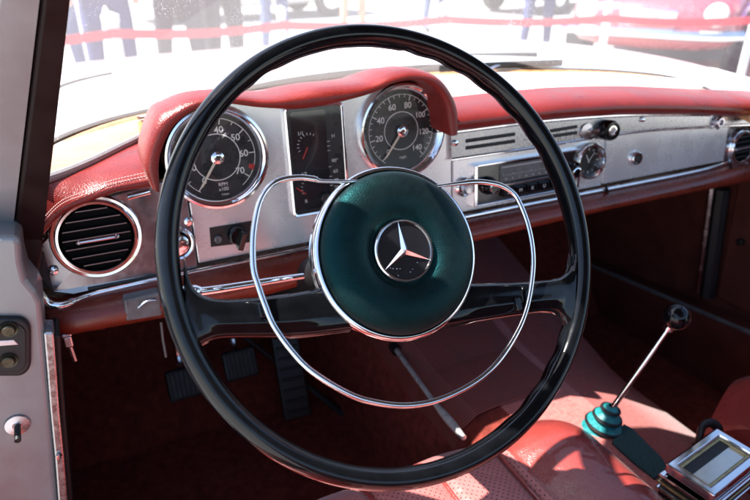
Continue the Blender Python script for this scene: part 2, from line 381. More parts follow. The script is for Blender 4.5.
# upper trim strip with slots
bm = NB()
T = [(.200, -.009), (.35, -.010), (.487, -.016), (.59, -.024), (.706, -.036), (.80, -.047), (.90, -.058)]
B = [(.200, -.046), (.35, -.047), (.487, -.046), (.60, -.049), (.70, -.056), (.80, -.063), (.90, -.072)]
def strip(bm, T, B, o, dep, mi=0):
    prism(bm, [d3(x, z, o) for x, z in T]+[d3(x, z, o) for x, z in reversed(B)], DN, dep, mi)
strip(bm, T, B, .006, .012)
ut = link('upper_trim_strip', bm, WORN, CAR, smooth=False, bevel=.0012, label='pitted chrome trim strip with demister slots above the radio')
for ln, (dz, r) in (('T', (.002, .0028)), ('B', (0, .0022))):
    bm = NB(); P = T if ln == 'T' else B
    tube(bm, smooth_path([d3(x, z+dz, .007) for x, z in P], 5), r, 10, DN)
    link('trim_bead', bm, CHROME, ut)
for (u0, v0, u1, v1) in ((466, 141, 515, 134), (466, 148, 515, 141), (550, 131, 577, 126.5), (550, 136.5, 577, 132.5)):
    bm = NB(); a, b = D(u0, v0, .0064), D(u1, v1, .0064); tube(bm, [a, b], .0026, 8, DN, .35); link('vent_slot', bm, MBLK, ut)
for (u, v) in ((643, 119.5), (455.5, 143), (718, 127)):
    bm = NB(); lathe(bm, D(u, v, .008), DN, [(.0045, -.002), (.0042, .001), (.002, .0022), (0, .0022)], 16); link('screw', bm, CHROME, ut)
c = D(605, 129.5, .006)
bm = NB(); lathe(bm, c, DN, [(.016, -.002), (.016, .014), (.014, .018), (.0115, .018), (.011, .015), (0, .015)], 40); kn = link('demister_knob', bm, BLACK, CAR, label='round black ribbed knob above the glovebox corner')
bm = NB(); lathe(bm, c+DN*.015, DN, [(.009, .0), (.0085, .002), (.006, .0022), (.0055, .001), (0, .001)], 32); link('knob_ring', bm, CHROME, kn)
bm = NB(); lathe(bm, D(586, 131, .006), DN, [(.013, -.001), (.012, .003), (0, .004)], 24); link('pull_knob', bm, DULL, CAR)
bm = NB(); tube(bm, [D(591, 131, .012), D(599, 130, .016)], .003, 8); link('lever', bm, CHROME, bpy.data.objects['pull_knob'])
for (u, v, r) in ((717, 122, .010),):
    bm = NB(); lathe(bm, D(u, v, .006), DN, [(r, -.002), (r, .006), (r*.8, .009), (r*.55, .009), (r*.5, .005), (0, .005)], 32); link('trim_knob', bm, DULL, CAR)
# chrome moulding under the face
bm = NB()
mp = [(-.343, -.118), (-.336, -.135), (-.32, -.141), (-.29, -.139), (-.22, -.1365), (-.1, -.1355), (.1, -.1345), (.3, -.134), (.5, -.1345), (.7, -.1345), (.8, -.135), (.92, -.137)]
def mo(x): return .010 if x < .75 else .010-(x-.75)*.25
path = smooth_path([d3(x, z, mo(x)+(.01 if x < -.3 else 0)) for x, z in mp], 8)
tube(bm, path, lambda t: .0052 if t < .22 else .0036, 12, DN, .8); link('chrome_moulding', bm, CHROME, CAR, label='long chrome moulding along the lower dashboard edge')
for u, v in ((607, 189), (730, 165)):
    bm = NB(); tube(bm, [D(u-1, v-2, .016), D(u+2.5, v+6, .012)], .0022, 8); link('hinge_pin', bm, MBLK, gb)
# lower padded roll
def roll(name, stations, m, label):
    """stations: (x, ztop, zbot, bulge)"""
    bm = NB(); rows = []
    st = stations
    for (x, zt, zb, bu, tw) in st:
        h = zt-zb; ring = []
        for j in range(11):
            t = j/10; ang = math.pi*t
            ring.append(d3(x+tw*math.sin(ang), zt-h*(.5-.5*math.cos(ang)), .004+bu*math.sin(ang)))
        ring.append(d3(x, zb, -.03)); ring.append(d3(x, zt, -.03))
        rows.append(ring)
    vr = grid(bm, rows)
    for a, b in zip(vr, vr[1:]): bm.faces.new((a[-1], a[0], b[0], b[-1]))
    bm.faces.new(vr[0]); bm.faces.new(vr[-1])
    return link(name, bm, m, CAR, angle=60, label=label)
roll('lower_dash_pad', [(-.346, -.128, -.155, .006, 0), (-.343, -.134, -.172, .022, 0), (-.325, -.139, -.180, .034, 0), (-.29, -.139, -.182, .036, 0), (-.2, -.137, -.186, .036, 0), (-.1, -.137, -.186, .036, 0), (.1, -.137, -.176, .034, 0), (.3, -.137, -.172, .034, 0), (.5, -.138, -.168, .034, 0), (.7, -.138, -.171, .032, 0), (.85, -.139, -.175, .02, 0), (.93, -.14, -.17, .01, 0)], DKRED, 'dark red padded roll beneath the dashboard chrome')
# ------------------------------------------------------------------ padded top
def curve_rows(*polys, sub=5):
    out = []
    for p in polys: out.append(smooth_path(p, sub))
    return out
BASE = [(-.345, -.025, -.045), (-.342, .05, -.02), (-.318, .13, -.005), (-.25, .21, 0), (-.16, .270, 0), (0, .34, 0), (.14, .372, 0), (.27, .38, 0), (.42, .365, 0), (.56, .318, 0), (.70, .238, 0), (.785, .13, -.003), (.815, .05, -.02), (.830, -.04, -.045)]
BASEC = smooth_path([V(p) for p in BASE], 6)
def base_y(x):
    best = min(BASEC, key=lambda p: abs(p.x-x)); return best.y
# right pad: front roll
xsr = [.170, .239, .30, .36, .42, .50, .58, .66, .74, .82, .90]
def lerp_tab(x, tab):
    for (a, b), (c, d) in zip(tab, tab[1:]):
        if x <= c: return b+(d-b)*(x-a)/(c-a)
    return tab[-1][1]
ztop = [(.17, .028), (.239, .028), (.325, .028), (.42, .026), (.551, .018), (.7, .001), (.869, -.018), (1, -.03)]
zlow = [(.17, .001), (.21, .0), (.351, -.001), (.471, -.006), (.657, -.025), (.817, -.045), (1, -.06)]
rows = []
for x in xsr:
    zt, zl = lerp_tab(x, ztop), lerp_tab(x, zlow)
    zm = zl+(zt-zl)*.38
    yb = base_y(x)
    if x > .8: yb = .05-(x-.8)*.6
    rows.append([(x, .02, zl-.002), (x, -.008, zl-.004), (x, -.020, zl-.002), (x, -.028, zl+.003), (x, -.033, zm), (x, -.026, zm+(zt-zm)*.55), (x, -.008, zt-.002), (x, .02, zt), (x, .05, zt+.001)])
rows = [list(r) for r in zip(*rows)]; rows = [smooth_path([V(p) for p in r], 4) for r in rows]
bm = NB(); grid(bm, rows); link('dashboard_pad', bm, PADRED, CAR, subsurf=1, label='bright sunlit red leather pad above the radio and glovebox')
# dash top shelf behind the pad, running to the screen
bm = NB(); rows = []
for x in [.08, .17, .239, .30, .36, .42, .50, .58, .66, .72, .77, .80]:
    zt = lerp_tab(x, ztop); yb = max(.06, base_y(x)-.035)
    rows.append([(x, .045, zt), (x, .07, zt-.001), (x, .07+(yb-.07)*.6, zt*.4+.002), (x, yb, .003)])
grid(bm, [smooth_path([V(p) for p in r], 3) for r in zip(*rows)]); link('dash_top_shelf', bm, GLARE, CAR, label='shelf with sun glare in its pale colour between red pad and windscreen')
# instrument hood
hood_o = [(152, 190), (143, 163), (156, 123), (173, 110), (197, 100), (235, 97), (274, 99.5), (323, 90), (371, 84.7), (398, 74), (419, 71.3), (441, 78), (454, 94), (460.7, 113), (460, 134)]
hood_i = [(160, 192), (159, 166), (163, 147), (175, 125), (197, 109), (222, 103.5), (262, 108), (304, 109), (342, 102), (375, 92.7), (392, 84), (419, 80), (437, 90), (447, 108), (451, 136)]
po = [D(u, v, .052) for u, v in hood_o]; pi_ = [D(u, v, .050) for u, v in hood_i]
cen = V((0, 0, 0)); rows = [[] for _ in range(9)]
for a, b in zip(po, pi_):
    mid = a.lerp(b, .5)
    back_in = V((b.x*.985, 0, 0))+DU*(b.z*.97)
    rows[0].append(back_in+DN*.001); rows[1].append(b.lerp(back_in, .5)); rows[2].append(b.lerp(back_in, .08)); rows[3].append(b)
    rows[4].append(mid+DN*.004); rows[5].append(a+V((0, .003, 0)))
    out = V((a.x, 0, a.z))
    rows[6].append(V((a.x, -.02, a.z+.002)))
    rows[7].append(V((a.x*.99, .04, a.z*.97)))
    rows[8].append(V((a.x*.9 if abs(a.x) > .1 else a.x, .20 if a.z > .03 else .10, a.z*.35)))
rows = [smooth_path(r, 5) for r in rows]
bm = NB(); grid(bm, rows); link('instrument_hood', bm, PADRED, CAR, subsurf=1, label='red leather double-arched hood over the two big gauges')
# shelf in front of the hood
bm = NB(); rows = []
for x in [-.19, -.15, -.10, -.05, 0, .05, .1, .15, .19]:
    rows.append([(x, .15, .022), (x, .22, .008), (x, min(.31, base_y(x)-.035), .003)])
grid(bm, [smooth_path([V(p) for p in r], 3) for r in zip(*rows)]); link('dash_top_shelf', bm, GLARE, CAR, label='shelf with sun glare in its pale colour ahead of the instrument hood')
# left stitched pad
st_px = [(37, 233), (60, 208), (85, 197), (110, 187), (156, 177)]
lo_px = [(36, 246), (61, 217), (90, 203), (120, 193), (158, 188)]
S = smooth_path([D(u, v, .030) for u, v in st_px], 5); Lw = smooth_path([D(u, v, .020) for u, v in lo_px], 5)
G = smooth_path([Z(u, v, 0.0) for u, v in [(34, 187), (66, 176), (95, 163.5), (120, 151), (150, 136)]], 5)
rows = [[p-DN*.03 for p in Lw], Lw, [a.lerp(b, .5)+DN*.006 for a, b in zip(S, Lw)], [p+V((0, 0, -.001)) for p in S], [s.lerp(g, .18)+V((0, 0, .006)) for s, g in zip(S, G)], [s.lerp(g, .5)+V((0, 0, .008)) for s, g in zip(S, G)], [s.lerp(g, .85)+V((0, 0, .004)) for s, g in zip(S, G)], G, [g+V((0, .004, -.012)) for g in G]]
bm = NB(); grid(bm, rows); lp = link('dashboard_end_pad', bm, PADRED, CAR, subsurf=1, label='red leather pad with stitched seam above the round left vent')
bm = NB()
for off in (.0035, .0095):
    ps = [s.lerp(g, off*6)+V((0, -.001, .0015+off*.35)) for s, g in zip(smooth_path(S, 3), smooth_path(G, 3))]
    for i in range(0, len(ps)-1):
        a, b = ps[i], ps[i+1]; tube(bm, [a.lerp(b, .15), a.lerp(b, .8)], .0006, 5)
link('stitching', bm, THREAD, lp)
bm = NB(); tube(bm, smooth_path([g+V((0, .004, .003)) for g in G], 2), .0055, 10); link('screen_edge_strip', bm, GRYST, CAR, label='grey rounded strip between red end pad and wood')
# wooden sill along the windscreen base
bm = NB(); inn = []; outp = []
for i, p in enumerate(BASEC):
    t = (BASEC[min(i+1, len(BASEC)-1)]-BASEC[max(i-1, 0)]).normalized(); s = V((t.y, -t.x, 0))
    outp.append(p+s*.004+V((0, 0, -.002))); inn.append(p+s*.024+V((0, 0, -.001)))
mid = [a.lerp(b, .5)+V((0, 0, .006)) for a, b in zip(inn, outp)]
grid(bm, [[p-V((0, 0, .01)) for p in inn], inn, mid, outp, [p-V((0, 0, .01)) for p in outp]]); link('wood_sill', bm, WOOD, CAR, angle=70, label='varnished wood strip round the windscreen base')
SL = smooth_path([Z(u, v, .001) for u, v in [(28, 155), (48, 147.5), (90, 131), (120, 121.5), (153, 113.5), (175, 108)]], 5); GL = smooth_path([Z(u, v, -.003) for u, v in [(28, 189), (40, 184), (80, 169), (110, 155), (140, 139), (165, 128)]], 5)
bm = NB(); grid(bm, [GL, [a.lerp(b, .5)+V((0, 0, .004)) for a, b in zip(GL, SL)], SL, [p-V((0, 0, .02)) for p in SL]]); link('wood_corner_piece', bm, WOOD, CAR, angle=70, label='varnished wood corner between grey strip and windscreen at the left')
# ------------------------------------------------------------------ gauges
def tick(bm, c, a, r0, r1, w, o, mi=0):
    e = XA*math.cos(a)+DU*math.sin(a); s = XA*-math.sin(a)+DU*math.cos(a)
    p = [c+e*r0+s*w/2, c+e*r1+s*w/2, c+e*r1-s*w/2, c+e*r0-s*w/2]
    bm.faces.new([bm.verts.new(q+DN*o) for q in p]).material_index = mi
def arc(bm, c, r0, r1, a0, a1, o, mi=0, k=48):
    ps = [(c+(XA*math.cos(a0+(a1-a0)*i/k)+DU*math.sin(a0+(a1-a0)*i/k))*r0+DN*o, c+(XA*math.cos(a0+(a1-a0)*i/k)+DU*math.sin(a0+(a1-a0)*i/k))*r1+DN*o) for i in range(k+1)]
    vs = [(bm.verts.new(a), bm.verts.new(b)) for a, b in ps]
    for a, b in zip(vs, vs[1:]): bm.faces.new((a[0], a[1], b[1], b[0])).material_index = mi
rad = math.radians
def gauge(name, c, r, nums, minor, needle, label, red=None, mid=(), ringr=.028):
    bm = NB()
    lathe(bm, c, DN, [(r+.0065, -.002), (r+.0065, .006), (r+.0045, .0115), (r+.002, .012), (r-.0005, .009), (r-.0035, .0075), (r-.005, .002)], 96)
    g = link(name, bm, CHROME, CAR, label=label, angle=50)
    bm = NB(); lathe(bm, c, DN, [(r-.0005, .0035), (r-.006, .0022), (0, .0022)], 72); link('dial', bm, DIAL, g)
    bm = NB()
    arc(bm, c, r-.0105, r-.0098, rad(-55), rad(238), .0026)
    arc(bm, c, ringr-.0006, ringr+.0004, 0, 2*math.pi, .0026, k=64)
    for s, a in nums:
        a = rad(a); tick(bm, c, a, r-.0175, r-.0098, .0011, .0027)
        text(bm, s, c+(XA*math.cos(a)+DU*math.sin(a))*(r-.024)+DN*.0026, XA, DU, .0112 if len(s) < 3 else .0105, bold=.00012)
    for a in minor: tick(bm, c, rad(a), r-.0145, r-.0098, .0007, .0027)
    for s, dx, dz, sz in mid: text(bm, s, c+XA*dx+DU*dz+DN*.0026, XA, DU, sz)
    link('dial_markings', bm, MARK, g, smooth=False)
    if red:
        bm = NB(); arc(bm, c, r-.0165, r-.0095, rad(red[0]), rad(red[1]), .003, k=12); link('red_band', bm, REDP, g)
    bm = NB(); a = rad(needle); e = XA*math.cos(a)+DU*math.sin(a); s = XA*-math.sin(a)+DU*math.cos(a)
    prism(bm, [c+e*.004+s*.0016+DN*.0055, c+e*(r-.018)+s*.0012+DN*.0055, c+e*(r-.0135)+DN*.0055, c+e*(r-.018)-s*.0012+DN*.0055, c+e*.004-s*.0016+DN*.0055], DN, .0012)
    nd = link('needle', bm, NEEDLE, g, smooth=False)
    bm = NB(); lathe(bm, c, DN, [(.0078, .003), (.0078, .0065), (.006, .0078), (.002, .0082), (0, .0078)], 32); link('needle_cap', bm, CHROME, g)
    bm = NB(); lathe(bm, c, DN, [(r-.002, .0093), (r*.6, .0102), (0, .0106)], 64); link('gauge_glass', bm, GGLASS, g)
    return g
ct = D(216.5, 157, .0); cs = D(400.5, 130.5, .0)
gauge('tachometer', ct, .0565, [(s, a) for s, a in zip(['10', '20', '30', '40', '50', '60', '70'], [196, 157, 118, 79, 40, 1, -38])]+[('0', 235)], [235-19.5*i for i in range(1, 15, 2)], 235, 'round black tachometer numbered to 70 in a chrome ring', (-26, -18), mid=[('RPM', .003, -.0335, .006), ('x100', .003, -.0395, .006), ('1/min', .004, -.046, .0042)])
gauge('speedometer', cs, .0585, [(str(20*i), 232-40*i) for i in range(8)], [232-10*i for i in range(1, 28) if i % 4], 232, 'round black speedometer numbered 0 to 140 in a chrome ring', mid=[('mph', .001, -.036, .006)], ringr=.0255)
# rectangular combination gauge
cx, cz, w, h = .001, -.020, .080, .142
bm = NB(); ringface(bm, rrect(cx, cz, w, h, .007, .0075), rrect(cx, cz, w-.008, h-.008, .004, .0065), DN, .009)
cg = link('combination_gauge', bm, CHROME, CAR, bevel=.001, label='upright rectangular black gauge in a chrome frame between the round dials')
bm = NB(); prism(bm, rrect(cx, cz, w-.008, h-.008, .004, .003), DN, .003); link('gauge_face', bm, DIAL, cg, smooth=False)
bm = NB(); prism(bm, rrect(cx-.008, cz, w-.034, h-.016, .003, .0042), DN, .001); link('face_plate', bm, SMOKE, cg, smooth=False)
bm = NB(); yd = DU
for i, (s, z) in enumerate([('H', .028), ('90°', -.004), ('60', -.018), ('40', -.030), ('20', -.04)]):
    text(bm, s, d3(cx+.0235, cz+z, .0045), XA, DU, .0065)
for z in [.022, .016, .010, -.011, -.024, -.036]: tick(bm, d3(cx+.0165, cz+z, 0), 0, -.002, .002, .0007, .0046)
for (x0, z0, s) in ((-.02, -.016, '1/2'), (-.02, .036, '1/1'), (-.02, -.052, 'R')):
    text(bm, s, d3(cx+x0, cz+z0, .0045), XA, DU, .0065)
for i in range(9):
    tick(bm, d3(cx-.010, cz-.035, 0), rad(60+i*18), .013, .016, .0006, .0046)
    tick(bm, d3(cx-.010, cz+.02, 0), rad(60+i*18), .013, .016, .0006, .0046)
link('gauge_markings', bm, MARK, cg, smooth=False)
for (z, a) in ((.004, 62), (-.042, 140)):
    bm = NB(); tick(bm, d3(cx-.020, cz+z, 0), rad(a), 0, .016, .0015, .006); link('needle', bm, REDP, cg, smooth=False)
bm = NB(); prism(bm, rrect(cx, cz, w-.009, h-.009, .004, .0058), DN, .0006); link('gauge_glass', bm, GGLASS, cg, smooth=False)
bm = NB(); lathe(bm, D(325, 197, .004), DN, [(.007, 0), (.007, .006), (.0055, .0075), (0, .0075)], 24); link('trip_knob', bm, MBLK, cg)
# switch in its recess under the tachometer
c = D(231, 233.5, .0)
bm = NB(); prism(bm, [D(209.5, 228, .0012), D(252, 221, .0012), D(252, 242, .0012), D(211, 247, .0012)], DN, .002); sw_ = link('light_switch', bm, MBLK, CAR, smooth=False, label='black rotary light switch under the tachometer')
bm = NB(); c = D(236, 234, .001); lathe(bm, c, DN, [(.0115, 0), (.0115, .010), (.010, .013), (0, .013)], 32); box(bm, c+DN*.017-XA*-.003-DU*.004, (.007, .012, .024), Matrix.Rotation(.35, 3, 'Y')); link('knob', bm, BLACK, sw_, bevel=.001)
bm = NB(); lathe(bm, D(218, 239, .001), DN, [(.005, 0), (.005, .003), (.003, .004), (0, .003)], 20); link('indicator_lamp', bm, GREYK, sw_)
# chrome heater knob collar behind the rim and a screw
bm = NB(); c = D(176, 243, .004); lathe(bm, c, DN, [(.021, -.001), (.0215, .004), (.019, .008), (.0165, .007), (.016, .002)], 48); lathe(bm, c, DN, [(.0155, .0), (.014, .012), (.011, .014), (0, .014)], 32, mi=0)
link('heater_knob', bm, CHROME, CAR, label='round chrome heater knob between vent and light switch')
for u, v in ((188.5, 221.5), (53, 271)):
    bm = NB(); c = D(u, v, .0045); lathe(bm, c, DN, [(.0055, -.001), (.005, .002), (.003, .003), (0, .003)], 24); box(bm, c+DN*.003, (.006, .001, .001)); box(bm, c+DN*.003, (.001, .001, .006)); link('panel_screw', bm, CHROME, CAR)
# cigarette lighter right of the hub
bm = NB(); c = D(463.5, 186.5, .0); lathe(bm, c, DN, [(.0145, -.001), (.0145, .004), (.0125, .006), (.0105, .005), (.010, .001)], 40); lathe(bm, c, DN, [(.0095, .001), (.009, .014), (.007, .017), (0, .0165)], 32, mi=1)
link('ignition_lock', bm, [CHROME, DULL], CAR, label='round chrome ignition lock left of the radio')
# round left vent
def vent(c, r, name, label, slats, tilt=.12, handle=True):
    bm = NB(); lathe(bm, c, DN, [(r-.0065, .0), (r-.0055, .006), (r-.0035, .0085), (r-.001, .0085), (r+.0005, .006), (r+.001, .0045), (r+.004, .005), (r+.0055, .003), (r+.006, -.001)], 96)
    g = link(name, bm, CHROME, CAR, label=label, angle=50)
    bm = NB(); lathe(bm, c, DN, [(r-.006, .0065), (r-.0062, .0022), (0, .0022)], 48); link('vent_well', bm, VBLK, g)
    bm = NB(); rr = r-.0065
    for i in range(slats):
        z = -rr+2*rr*(i+.6)/slats
        hw = math.sqrt(max(rr*rr-z*z, 1e-6))
        cc = c+DU*z+DN*.0045
        R_ = Matrix.Rotation(-tilt, 3, 'Y') @ Matrix.Rotation(.5, 3, 'X')
        box(bm, cc, (2*hw*.975, .0042, .0034), Matrix.Rotation(-.42, 3, 'X')); box(bm, cc+DN*.0026+DU*.0008, (2*hw*.965, .0008, .0012), mi=1)
    link('louvers', bm, [VBLK, GREYS], g, smooth=False)
    if handle:
        bm = NB(); tube(bm, [c-XA*.020+DN*.006-DU*.002, c+XA*.020+DN*.006-DU*.002], .0023, 10)
        for s in (-1, 1): lathe(bm, c+XA*.020*s+DN*.003-DU*.002, DN, [(.0032, -.004), (.0032, .004), (.0015, .0055), (0, .0055)], 14)
        link('vent_handle', bm, DULL, g)
    return g
vent(D(97, 236.5, .003), .0435, 'air_vent', 'round chrome-ringed air vent with dark louvres at the dashboard left end', 7)
vent(D(740, 147, -.008), .030, 'air_vent', 'round chrome air vent at the far right end of the dashboard', 5)
# radio
rc = [D(474, 164.5, .003), D(570, 148.5, .003), D(574, 184, .003), D(478, 203, .003)]
x0, x1, zt_, zb_ = .240, .437, -.062, -.1205
def RR(x, z, o): return d3(x, z, o)
bm = NB(); prism(bm, [RR(x0, zb_, .006), RR(x1, zb_, .006), RR(x1, zt_, .006), RR(x0, zt_, .006)], DN, .01); rd = link('radio', bm, SMOKE, CAR, smooth=False, bevel=.001, label='black vintage push-button radio with chrome edging')
bm = NB()
for (a, b, c_, d_) in ((x0-.002, x0+.004, zb_-.002, zt_+.002), (x1-.004, x1+.002, zb_-.002, zt_+.002)):
    prism(bm, [RR(a, c_, .010), RR(b, c_, .010), RR(b, d_, .010), RR(a, d_, .010)], DN, .012)
for z in (zb_-.001, zt_+.001):
    prism(bm, [RR(x0+.004, z-.0016, .009), RR(x1-.004, z-.0016, .009), RR(x1-.004, z+.0016, .009), RR(x0+.004, z+.0016, .009)], DN, .010)
link('radio_frame', bm, CHROME, rd, smooth=False, bevel=.0008)
bm = NB(); prism(bm, [RR(x0+.045, zt_-.030, .0072), RR(x1-.038, zt_-.030, .0072), RR(x1-.038, zt_-.004, .0072), RR(x0+.045, zt_-.004, .0072)], DN, .0016); link('tuning_scale', bm, GREYK, rd, smooth=False)
bm = NB()
for i in range(24):
    x = x0+.052+i*.0042; tick(bm, d3(x, zt_-.021, 0), rad(90), 0, .004 if i % 4 == 0 else .0022, .0006, .0076)
for i, s in enumerate(['54', '6', '7', '8', '10', '12', '14', '16']): text(bm, s, d3(x0+.056+i*.0125, zt_-.026, .0074), XA, DU, .0045)
tick(bm, d3(x0+.048, zt_-.0075, 0), 0, 0, .10, .0010, .0076)
link('scale_markings', bm, MARK, rd, smooth=False)
bm = NB(); prism(bm, [RR(x0+.045, zt_-.036, .0085), RR(x1-.038, zt_-.036, .0085), RR(x1-.038, zt_-.034, .0085), RR(x0+.045, zt_-.034, .0085)], DN, .003); link('chrome_bar', bm, CHROME, rd, smooth=False)
for i in range(5):
    xa = x0+.048+i*.0225
    bm = NB(); prism(bm, [RR(xa, zt_-.052, .0125), RR(xa+.0195, zt_-.052, .0125), RR(xa+.0195, zt_-.0395, .0125), RR(xa, zt_-.0395, .0125)], DN, .009); b_ = link('push_button', bm, BLACK, rd, smooth=False, bevel=.0012)
    bm = NB(); text(bm, ['L', 'M', 'K', 'U', 'U'][i]*1, d3(xa+.0098, zt_-.0458, .0127), XA, DU, .008); link('button_letter', bm, MARK, b_, smooth=False)
for xk in (x0+.024, x1-.019):
    bm = NB(); c = d3(xk, zt_-.031, .006); lathe(bm, c, DN, [(.0135, 0), (.0135, .004), (.0115, .006), (.0105, .016), (.0085, .019), (0, .019)], 36); kk = link('radio_knob', bm, BLACK, rd)
    bm = NB(); lathe(bm, c+DN*.019, DN, [(.0088, -.002), (.0088, .001), (.0072, .0015), (.0068, -.0005)], 32); link('knob_ring', bm, CHROME, kk)
# clock
c = D(587, 160.5, .0)
bm = NB(); lathe(bm, c, DN, [(.0295, -.001), (.0295, .010), (.0275, .0135), (.0255, .0135), (.0235, .009), (.0225, .003)], 72); ck = link('clock', bm, CHROME, CAR, angle=50, label='small round dashboard clock in a chrome ring')
bm = NB(); lathe(bm, c, DN, [(.0235, .003), (0, .003)], 48); link('dial', bm, DIAL, ck)
bm = NB()
for i in range(12): tick(bm, c, rad(i*30), .0165, .0205, .0014 if i % 3 == 0 else .0008, .0034)
link('dial_markings', bm, MARK, ck, smooth=False)
for a, l, w_ in ((118, .012, .0016), (48, .017, .0011)):
    bm = NB(); tick(bm, c, rad(a), -.003, l, w_, .0042 if l > .015 else .0038); link('clock_hand', bm, MARK, ck, smooth=False)
bm = NB(); lathe(bm, c, DN, [(.0235, .010), (0, .011)], 48); link('gauge_glass', bm, GGLASS, ck)
# release handle let into the lower pad, left
bm = NB(); P = [D(123, 300, .040), D(160, 292, .040), D(163, 316, .040), D(126, 322, .040)]; prism(bm, P, DN, .02); rh = link('parking_brake_grip', bm, GREYK, CAR, smooth=False, bevel=.003, bseg=3, label='small worn grey grip below the left vent')
bm = NB(); a, b = D(138, 308, .042), D(156, 300, .042); tube(bm, smooth_path([a, a.lerp(b, .5)+DU*.003, b], 5), .0016, 8); link('grip_emblem_wire', bm, DULL, rh)
# dark slot and thin chrome line in the side panel
bm = NB(); tube(bm, [D(88, 290, .0052), D(160, 276, .0052)], .003, 8, DN, .3); link('panel_groove', bm, MBLK, CAR)
bm = NB(); tube(bm, [D(128, 198, .006), D(150, 192, .006)], .0028, 8, DN, .6); link('demister_outlet', bm, CHROME, CAR)
# ------------------------------------------------------------------ windscreen, pillars, body outside
TOPC = []
for p in BASEC:
    t = (p.x-.27)/.6
    TOPC.append(V((.27+(p.x-.27)*.76, p.y-.45+.16*abs(t), p.z*.2+.45)))
bm = NB(); grid(bm, [[a.lerp(b, k/10)+V((0, .018*math.sin(math.pi*k/10), 0)) for a, b in zip(BASEC, TOPC)] for k in range(11)])
ws = link('windscreen', bm, WGLASS, CAR, subsurf=0, angle=80, label='curved windscreen, dusty and speckled')
bm = NB(); tube(bm, [p+V((0, .004, .002)) for p in BASEC], .0042, 10); link('windscreen_seal', bm, MBLK, ws)
bm = NB(); tube(bm, [p+V((0, 0, 0)) for p in TOPC], .018, 10); link('windscreen_header', bm, BROWN, ws)
# A pillars: brown inner face, grey outer channel
def pillar(R0, R1, G0, G1, name, label, s=1):
    """right edge line R0..R1, brown/grey border G0..G1"""
    bm = NB(); f = V((0, .045, .01))
    q = [R0, G0, G0+f, R0+f*.8+V((-.018*s, 0, 0))]; q2 = [R1, G1, G1+f, R1+f*.8+V((-.018*s, 0, 0))]
    rows = [[a.lerp(b, k/8) for a, b in zip(q, q2)] for k in range(9)]
    vr = grid(bm, [r+[r[0]] for r in rows])
    bm.faces.new([v for v in vr[0][:-1]]); bm.faces.new([v for v in vr[-1][:-1]])
    o = link(name, bm, BROWN, CAR, smooth=False, bevel=.004, bseg=3, label=label)
    bm = NB(); g = (G0-R0).normalized(); w2 = .03
    q = [G0+g*.001, G0+g*w2, G0+g*(w2+.012)+f, G0+f]; q2 = [G1+g*.001, G1+g*w2, G1+g*(w2+.012)+f, G1+f]
    tp = lambda k: 1 if k < 5 else 1-.2*(k-4)
    vr = grid(bm, [[G0.lerp(G1, k/8)+(a.lerp(b, k/8)-G0.lerp(G1, k/8))*tp(k) for a, b in zip(q+[q[0]], q2+[q2[0]])] for k in range(9)])
    bm.faces.new([v for v in vr[0][:-1]]); bm.faces.new([v for v in vr[-1][:-1]])
    link('pillar_channel', bm, JAMB, o, smooth=False, bevel=.006, bseg=3)
    bm = NB(); q = [G0+g*(w2+.002), G0+g*(w2+.03), G0+g*(w2+.03)+f, G0+g*(w2+.013)+f]; q2 = [p+(G1-G0) for p in q]
    tp = lambda k: 1 if k < 5 else 1-.2*(k-4)
    vr = grid(bm, [[G0.lerp(G1, k/8)+(a.lerp(b, k/8)-G0.lerp(G1, k/8))*tp(k) for a, b in zip(q+[q[0]], q2+[q2[0]])] for k in range(9)])
    bm.faces.new([v for v in vr[0][:-1]]); bm.faces.new([v for v in vr[-1][:-1]])
    link('pillar_seal', bm, MBLK, o, smooth=False, bevel=.004, bseg=2)
    return o
R0, G0 = Y(42, 246, -.04), Y(12, 246, -.04)
Ra, Ga = Y(70, 0, -.18), Y(41, 0, -.18)
ext = 1.9
pillar(R0, R0+(Ra-R0)*ext, G0, G0+(Ga-G0)*ext, 'windscreen_pillar', 'dark brown trimmed pillar left of the windscreen')
mx_ = lambda p: V((.485-(p.x), p.y, p.z))
pillar(mx_(R0)+V((.01, 0, 0)), mx_(R0+(Ra-R0)*ext), mx_(G0)+V((.01, 0, 0)), mx_(G0+(Ga-G0)*ext), 'windscreen_pillar', 'windscreen pillar on the passenger side', -1)
# small brown foot of the pillar behind the jamb shoulder
bm = NB(); prism(bm, [Y(18, 232, -.045), Y(44, 226, -.045), Y(41, 262, -.045), Y(33, 290, -.045), Y(20, 268, -.045)], V((0, -1, 0)), .03); link('pillar_foot', bm, BROWN, CAR, smooth=False, bevel=.003)
# door jamb
JY = -.10
bm = NB()
prism(bm, [Y(-60, 238, JY), Y(-5, 237, JY), Y(14, 237, JY), Y(21, 240, JY), Y(22.5, 262, JY), Y(27, 280, JY), Y(37, 292, JY), Y(42, 302, JY), Y(45, 335, JY), Y(48.5, 380, JY), Y(52, 420, JY), Y(61, 540, JY), Y(-80, 560, JY)], V((0, -1, 0)), .06)
jb = link('door_jamb', bm, JAMB, CAR, smooth=False, bevel=.006, bseg=4, label='grey painted door jamb at the left edge')
bm = NB()
a = [(43.5, 333), (47, 372), (50, 410), (55, 460), (61, 540)]; b = [(54, 333), (57, 372), (59.5, 410), (64.5, 460), (71, 540)]
prism(bm, [Y(u, v, JY-.003) for u, v in a]+[Y(u, v, JY-.003) for u, v in reversed(b)], V((0, -1, 0)), .03)
cs_ = link('jamb_trim', bm, WORN, CAR, smooth=False, bevel=.002, label='pitted chrome strip edging the door jamb')
bm = NB(); lathe(bm, Y(59, 457, JY-.006), V((0, -1, 0)), [(.0035, -.002), (.003, .001), (0, .0015)], 14); link('screw', bm, CHROME, cs_)
